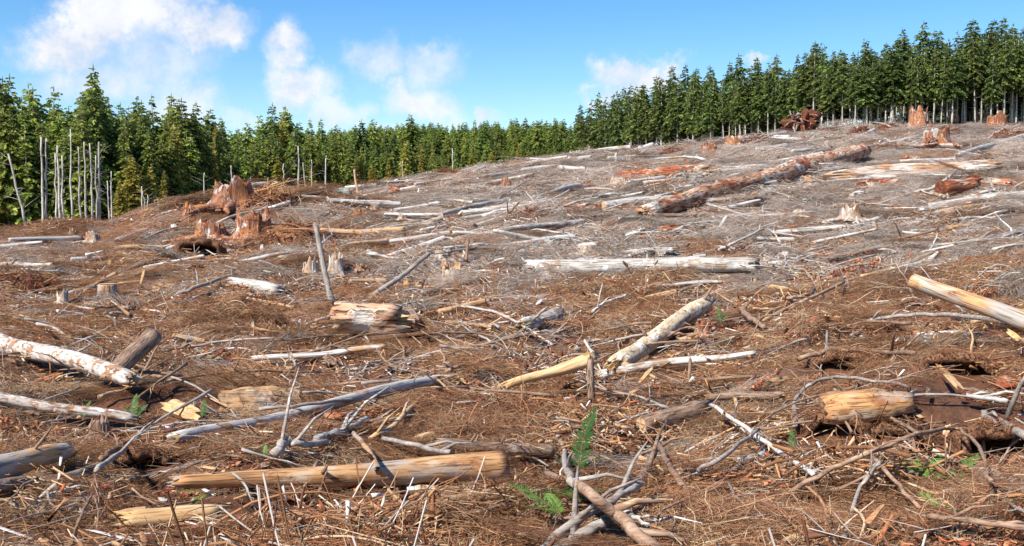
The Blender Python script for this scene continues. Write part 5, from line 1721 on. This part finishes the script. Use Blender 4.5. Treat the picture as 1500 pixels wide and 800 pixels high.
def add_tree(px, D, kind, top, lab=None, lo=7.0, hi=24.0, seen=True, row=None):
    d = ray(px, 330); x = d[0] / d[1] * D; y = D
    z = tz(x, y)
    dt = ray(px, top); zt = CAMZ + dt[2] / dt[1] * D
    H = min(hi, max(lo, zt - z))
    (tree_spots if seen else far_spots).append((x, y, z, H, kind, lab or kind, tree_label(px, kind, lab or kind, row)))


# hilltop stand
for row, (n, back) in enumerate(((62, 0), (52, 5), (44, 11))):
    for i in range(n):
        px = 846 + (1530 - 846) * ((i + TG.random()) / n)**.92
        add_tree(px, float(np.interp(px, *EDGE_R)) + back * (1 + (1500 - px) / 700 * .6) + TG.uniform(0, 4), 'hill', float(np.interp(px, *TOP_R)) + TG.gauss(14 if row == 0 else 5, 11), seen=row < 2, lo=9, row=row)
# low stand on the left
for row, (n, back) in enumerate(((24, 4), (28, 9), (28, 15), (26, 24))):
    for i in range(n):
        px = -30 + 370 * (i + TG.random()) / n
        add_tree(px, float(np.interp(px, *EDGE_L)) + back + TG.uniform(0, 5), 'gold' if TG.random() < .17 else 'leftdark' if TG.random() < (.1 + .08 * row) else 'left', float(np.interp(px, *TOP_L)) + TG.gauss(26 - 7 * row, 14), seen=row < 3, lo=9, row=row)
# spires that stand out
for px, top, back, k in ((140, 113, 12, 'leftdark'), (8, 117, 10, 'leftdark'), (270, 146, 14, 'leftdark'), (288, 152, 18, 'leftdark'), (80, 130, 18, 'left'), (400, 153, 22, 'left'), (417, 158, 26, 'left')):
    add_tree(px, float(np.interp(px, *EDGE_L)) + back, k, top, row=9)
for px, top in ((1192, 62), (1424, 30), (1318, 44), (1262, 60), (1480, 36), (1110, 90)):
    add_tree(px, float(np.interp(px, *EDGE_R)) + 8, 'hill', top, row=9)
# distant band between the stands
for row, (n, back) in enumerate(((40, 0), (40, 14), (46, 34))):
    for i in range(n):
        px = 325 + 540 * (i + TG.random()) / n
        D = float(np.interp(px, *EDGE_L)) + back + TG.uniform(0, 9)
        add_tree(px, D, 'gold' if TG.random() < .12 else 'left' if TG.random() < .85 else 'leftdark', float(np.interp(px, *TOP_L)) + 34 - 12 * row + TG.gauss(0, 9), 'mid', lo=7, seen=row < 2, row=row)
# yellowish cedars
for px, top, back in ((196, 228, -3), (222, 240, -4), (178, 262, -4), (240, 250, -3), (254, 178, 6), (318, 200, 0), (408, 226, -4), (425, 235, -3), (375, 240, -4), (592, 207, -6), (618, 216, -6), (570, 232, -8), (522, 232, -6), (455, 240, -5), (690, 226, -8), (720, 222, -8), (742, 226, -8), (545, 240, -8), (860, 196, -6)):
    add_tree(px, float(np.interp(px, *EDGE_L)) + back, 'gold', top, lo=3.5)
# far slopes, past the trees one can tell apart
for i in range(1500):
    px = TG.uniform(-60, 900)
    D = float(np.interp(px, *EDGE_L)) + 50 + 420 * TG.random()**1.2
    x = (px - 750) / F * D
    far_spots.append((x, D, tz(x, D), TG.uniform(12, 18), 'left' if TG.random() < .8 else 'leftdark', 'far'))
for i in range(420):
    px = TG.uniform(870, 1570)
    D = float(np.interp(px, *EDGE_R)) + 14 + 75 * TG.random()
    x = (px - 750) / F * D
    far_spots.append((x, D, tz(x, D), TG.uniform(9, 13.5), 'hill' if i % 3 == 0 else 'leftdark', 'far'))

for x, y, z, H, kind, lab, txt in tree_spots:
    tr, cr = TG.choice(KINDS[kind])
    s = H / HU; w = s * TG.uniform(.75, 1.3) if H > 9 else s * 1.35
    name = 'cedar_tree' if kind == 'gold' else 'conifer_tree'
    root = thing(name, txt, 'tree', Matrix.Translation((x, y, z)) @ Matrix.Rotation(TG.gauss(0, .02), 4, 'Y') @ Matrix.Rotation(TG.uniform(0, 6.28), 4, 'Z') @ Matrix.Diagonal((w, w, s, 1)), LABELS[lab][1])
    obj('trunk', tr, root); obj('crown', cr, root)
for kind in ('left', 'leftdark', 'hill'):
    sp = [f for f in far_spots if f[4] == kind]
    protos = []
    for i, (tr, cr) in enumerate(KINDS[kind][:3]):
        protos.append(proto('far_crown_%s_%d' % (kind, i), cr))
    nm = {'left': 'distant_forest', 'leftdark': 'distant_dark_forest', 'hill': 'deep_hilltop_forest'}[kind]
    scatter(nm, protos, [(f[0], f[1], f[2]) for f in sp], [(0, 0, TG.uniform(0, 6.28)) for f in sp], [(f[3] / HU * 1.15, f[3] / HU * 1.15, f[3] / HU) for f in sp], [TG.randrange(3) for f in sp],
            {'left': 'olive green forest massed on the far rising ground', 'leftdark': 'dark green conifers massed on the far rising ground', 'hill': 'dim depth of fir forest behind the hilltop stand'}[kind], 'forest')
    if kind == 'hill':
        scatter('deep_hilltop_trunks', [proto('far_trunk_%d' % i, KINDS[kind][i][0]) for i in range(3)], [(f[0], f[1], f[2]) for f in sp], [(0, 0, 0) for f in sp], [(f[3] / HU,) * 3 for f in sp], [TG.randrange(3) for f in sp], 'pale trunks dim in the depth of the hilltop stand', 'forest')


# pale bare trunks at the forest edge
def bare_tree(label, px, base, top, tpx, lean=0.0, D=None, branches=5, group=None, name='bare_trunk', tuft=False):
    rg = random.Random(int(px * 3 + top))
    D = D or float(np.interp(px, *EDGE_L)) - 3
    d = ray(px, 330); x = d[0] / d[1] * D; z = tz(x, D)
    dt = ray(px, top); H = CAMZ + dt[2] / dt[1] * D - z
    r = tpx * D / F / 2 * .88
    root = thing(name, label, 'tree', Matrix.Translation((x, D, z - .2)) @ Matrix.Rotation(R(lean), 4, 'Y'), group)
    H = H / math.cos(R(lean))
    pts = [Vector((rg.gauss(0, .05) * (i > 0), rg.gauss(0, .05), H * i / 8)) for i in range(9)]
    V, Fc = tube(pts, [r * (1.1 - .55 * i / 8) for i in range(9)], 9, rg, .08)
    obj('trunk', mesh_np('bare_trunk', V, Fc, M['paletrunk'], None, True), root)
    for k in range(branches):
        zz = H * rg.uniform(.35, .98); a = rg.uniform(0, 6.28); l = rg.uniform(.5, 1.8)
        e = Vector((math.cos(a), math.sin(a), rg.uniform(-.1, .7))); b = Vector((0, 0, zz))
        V, Fc = tube([b, b + e * l * .5, b + e * l + Vector((0, 0, rg.uniform(-.2, .3)))], [r * .16, r * .11, r * .04], 5)
        obj('branch', mesh_np('bare_branch', V, Fc, M['paletrunk'], None, True), root)


for px, base, top, t, ln in ((63, 350, 198, 4.5, 0), (68, 350, 200, 3.5, .5), (83, 345, 222, 3.5, 0), (88, 345, 210, 4.5, -.8), (93, 345, 225, 4, 0), (106, 330, 186, 3.5, 0), (119, 335, 212, 4, -1.2), (127, 335, 205, 4, -.6), (136, 335, 207, 4, -.8), (142, 335, 225, 3.2, 0), (146, 333, 205, 5, 0), (160, 335, 262, 2.6, -1.5), (164, 335, 248, 3, 0)):
    bare_tree('tall pale bare trunk standing in the cluster before the low stand', px, base, top, t, ln, D=112 + TG.uniform(-2, 3), group='cluster of pale bare trunks')
for px, base, top, t, ln in ((208, 328, 270, 3, 0), (213, 328, 276, 2.6, -3), (219, 328, 282, 2.4, -4), (236, 328, 288, 2.2, -5), (300, 300, 250, 2.6, 0)):
    bare_tree('short thin bare trunk before the yellowish cedars', px, base, top, t, ln, D=105, group='short bare trunks by the cedars')
bare_tree('white dead tree leaning with long drooping side branches', 42, 350, 222, 5, -12, D=106, branches=12)
for px, base, top, t, ln in ((438, 288, 212, 3.6, 0), (450, 290, 236, 2.6, -6), (457, 290, 232, 2.6, 0), (478, 290, 226, 3, 0), (416, 290, 238, 2.8, 0), (340, 290, 240, 3, 0), (663, 250, 216, 2.6, 0), (590, 262, 234, 2.2, 0)):
    bare_tree('thin pale bare trunk along the edge of the distant band', px, base, top, t, ln, D=float(np.interp(px, *EDGE_L)) * .84, group='bare trunks by the distant band')


litter()
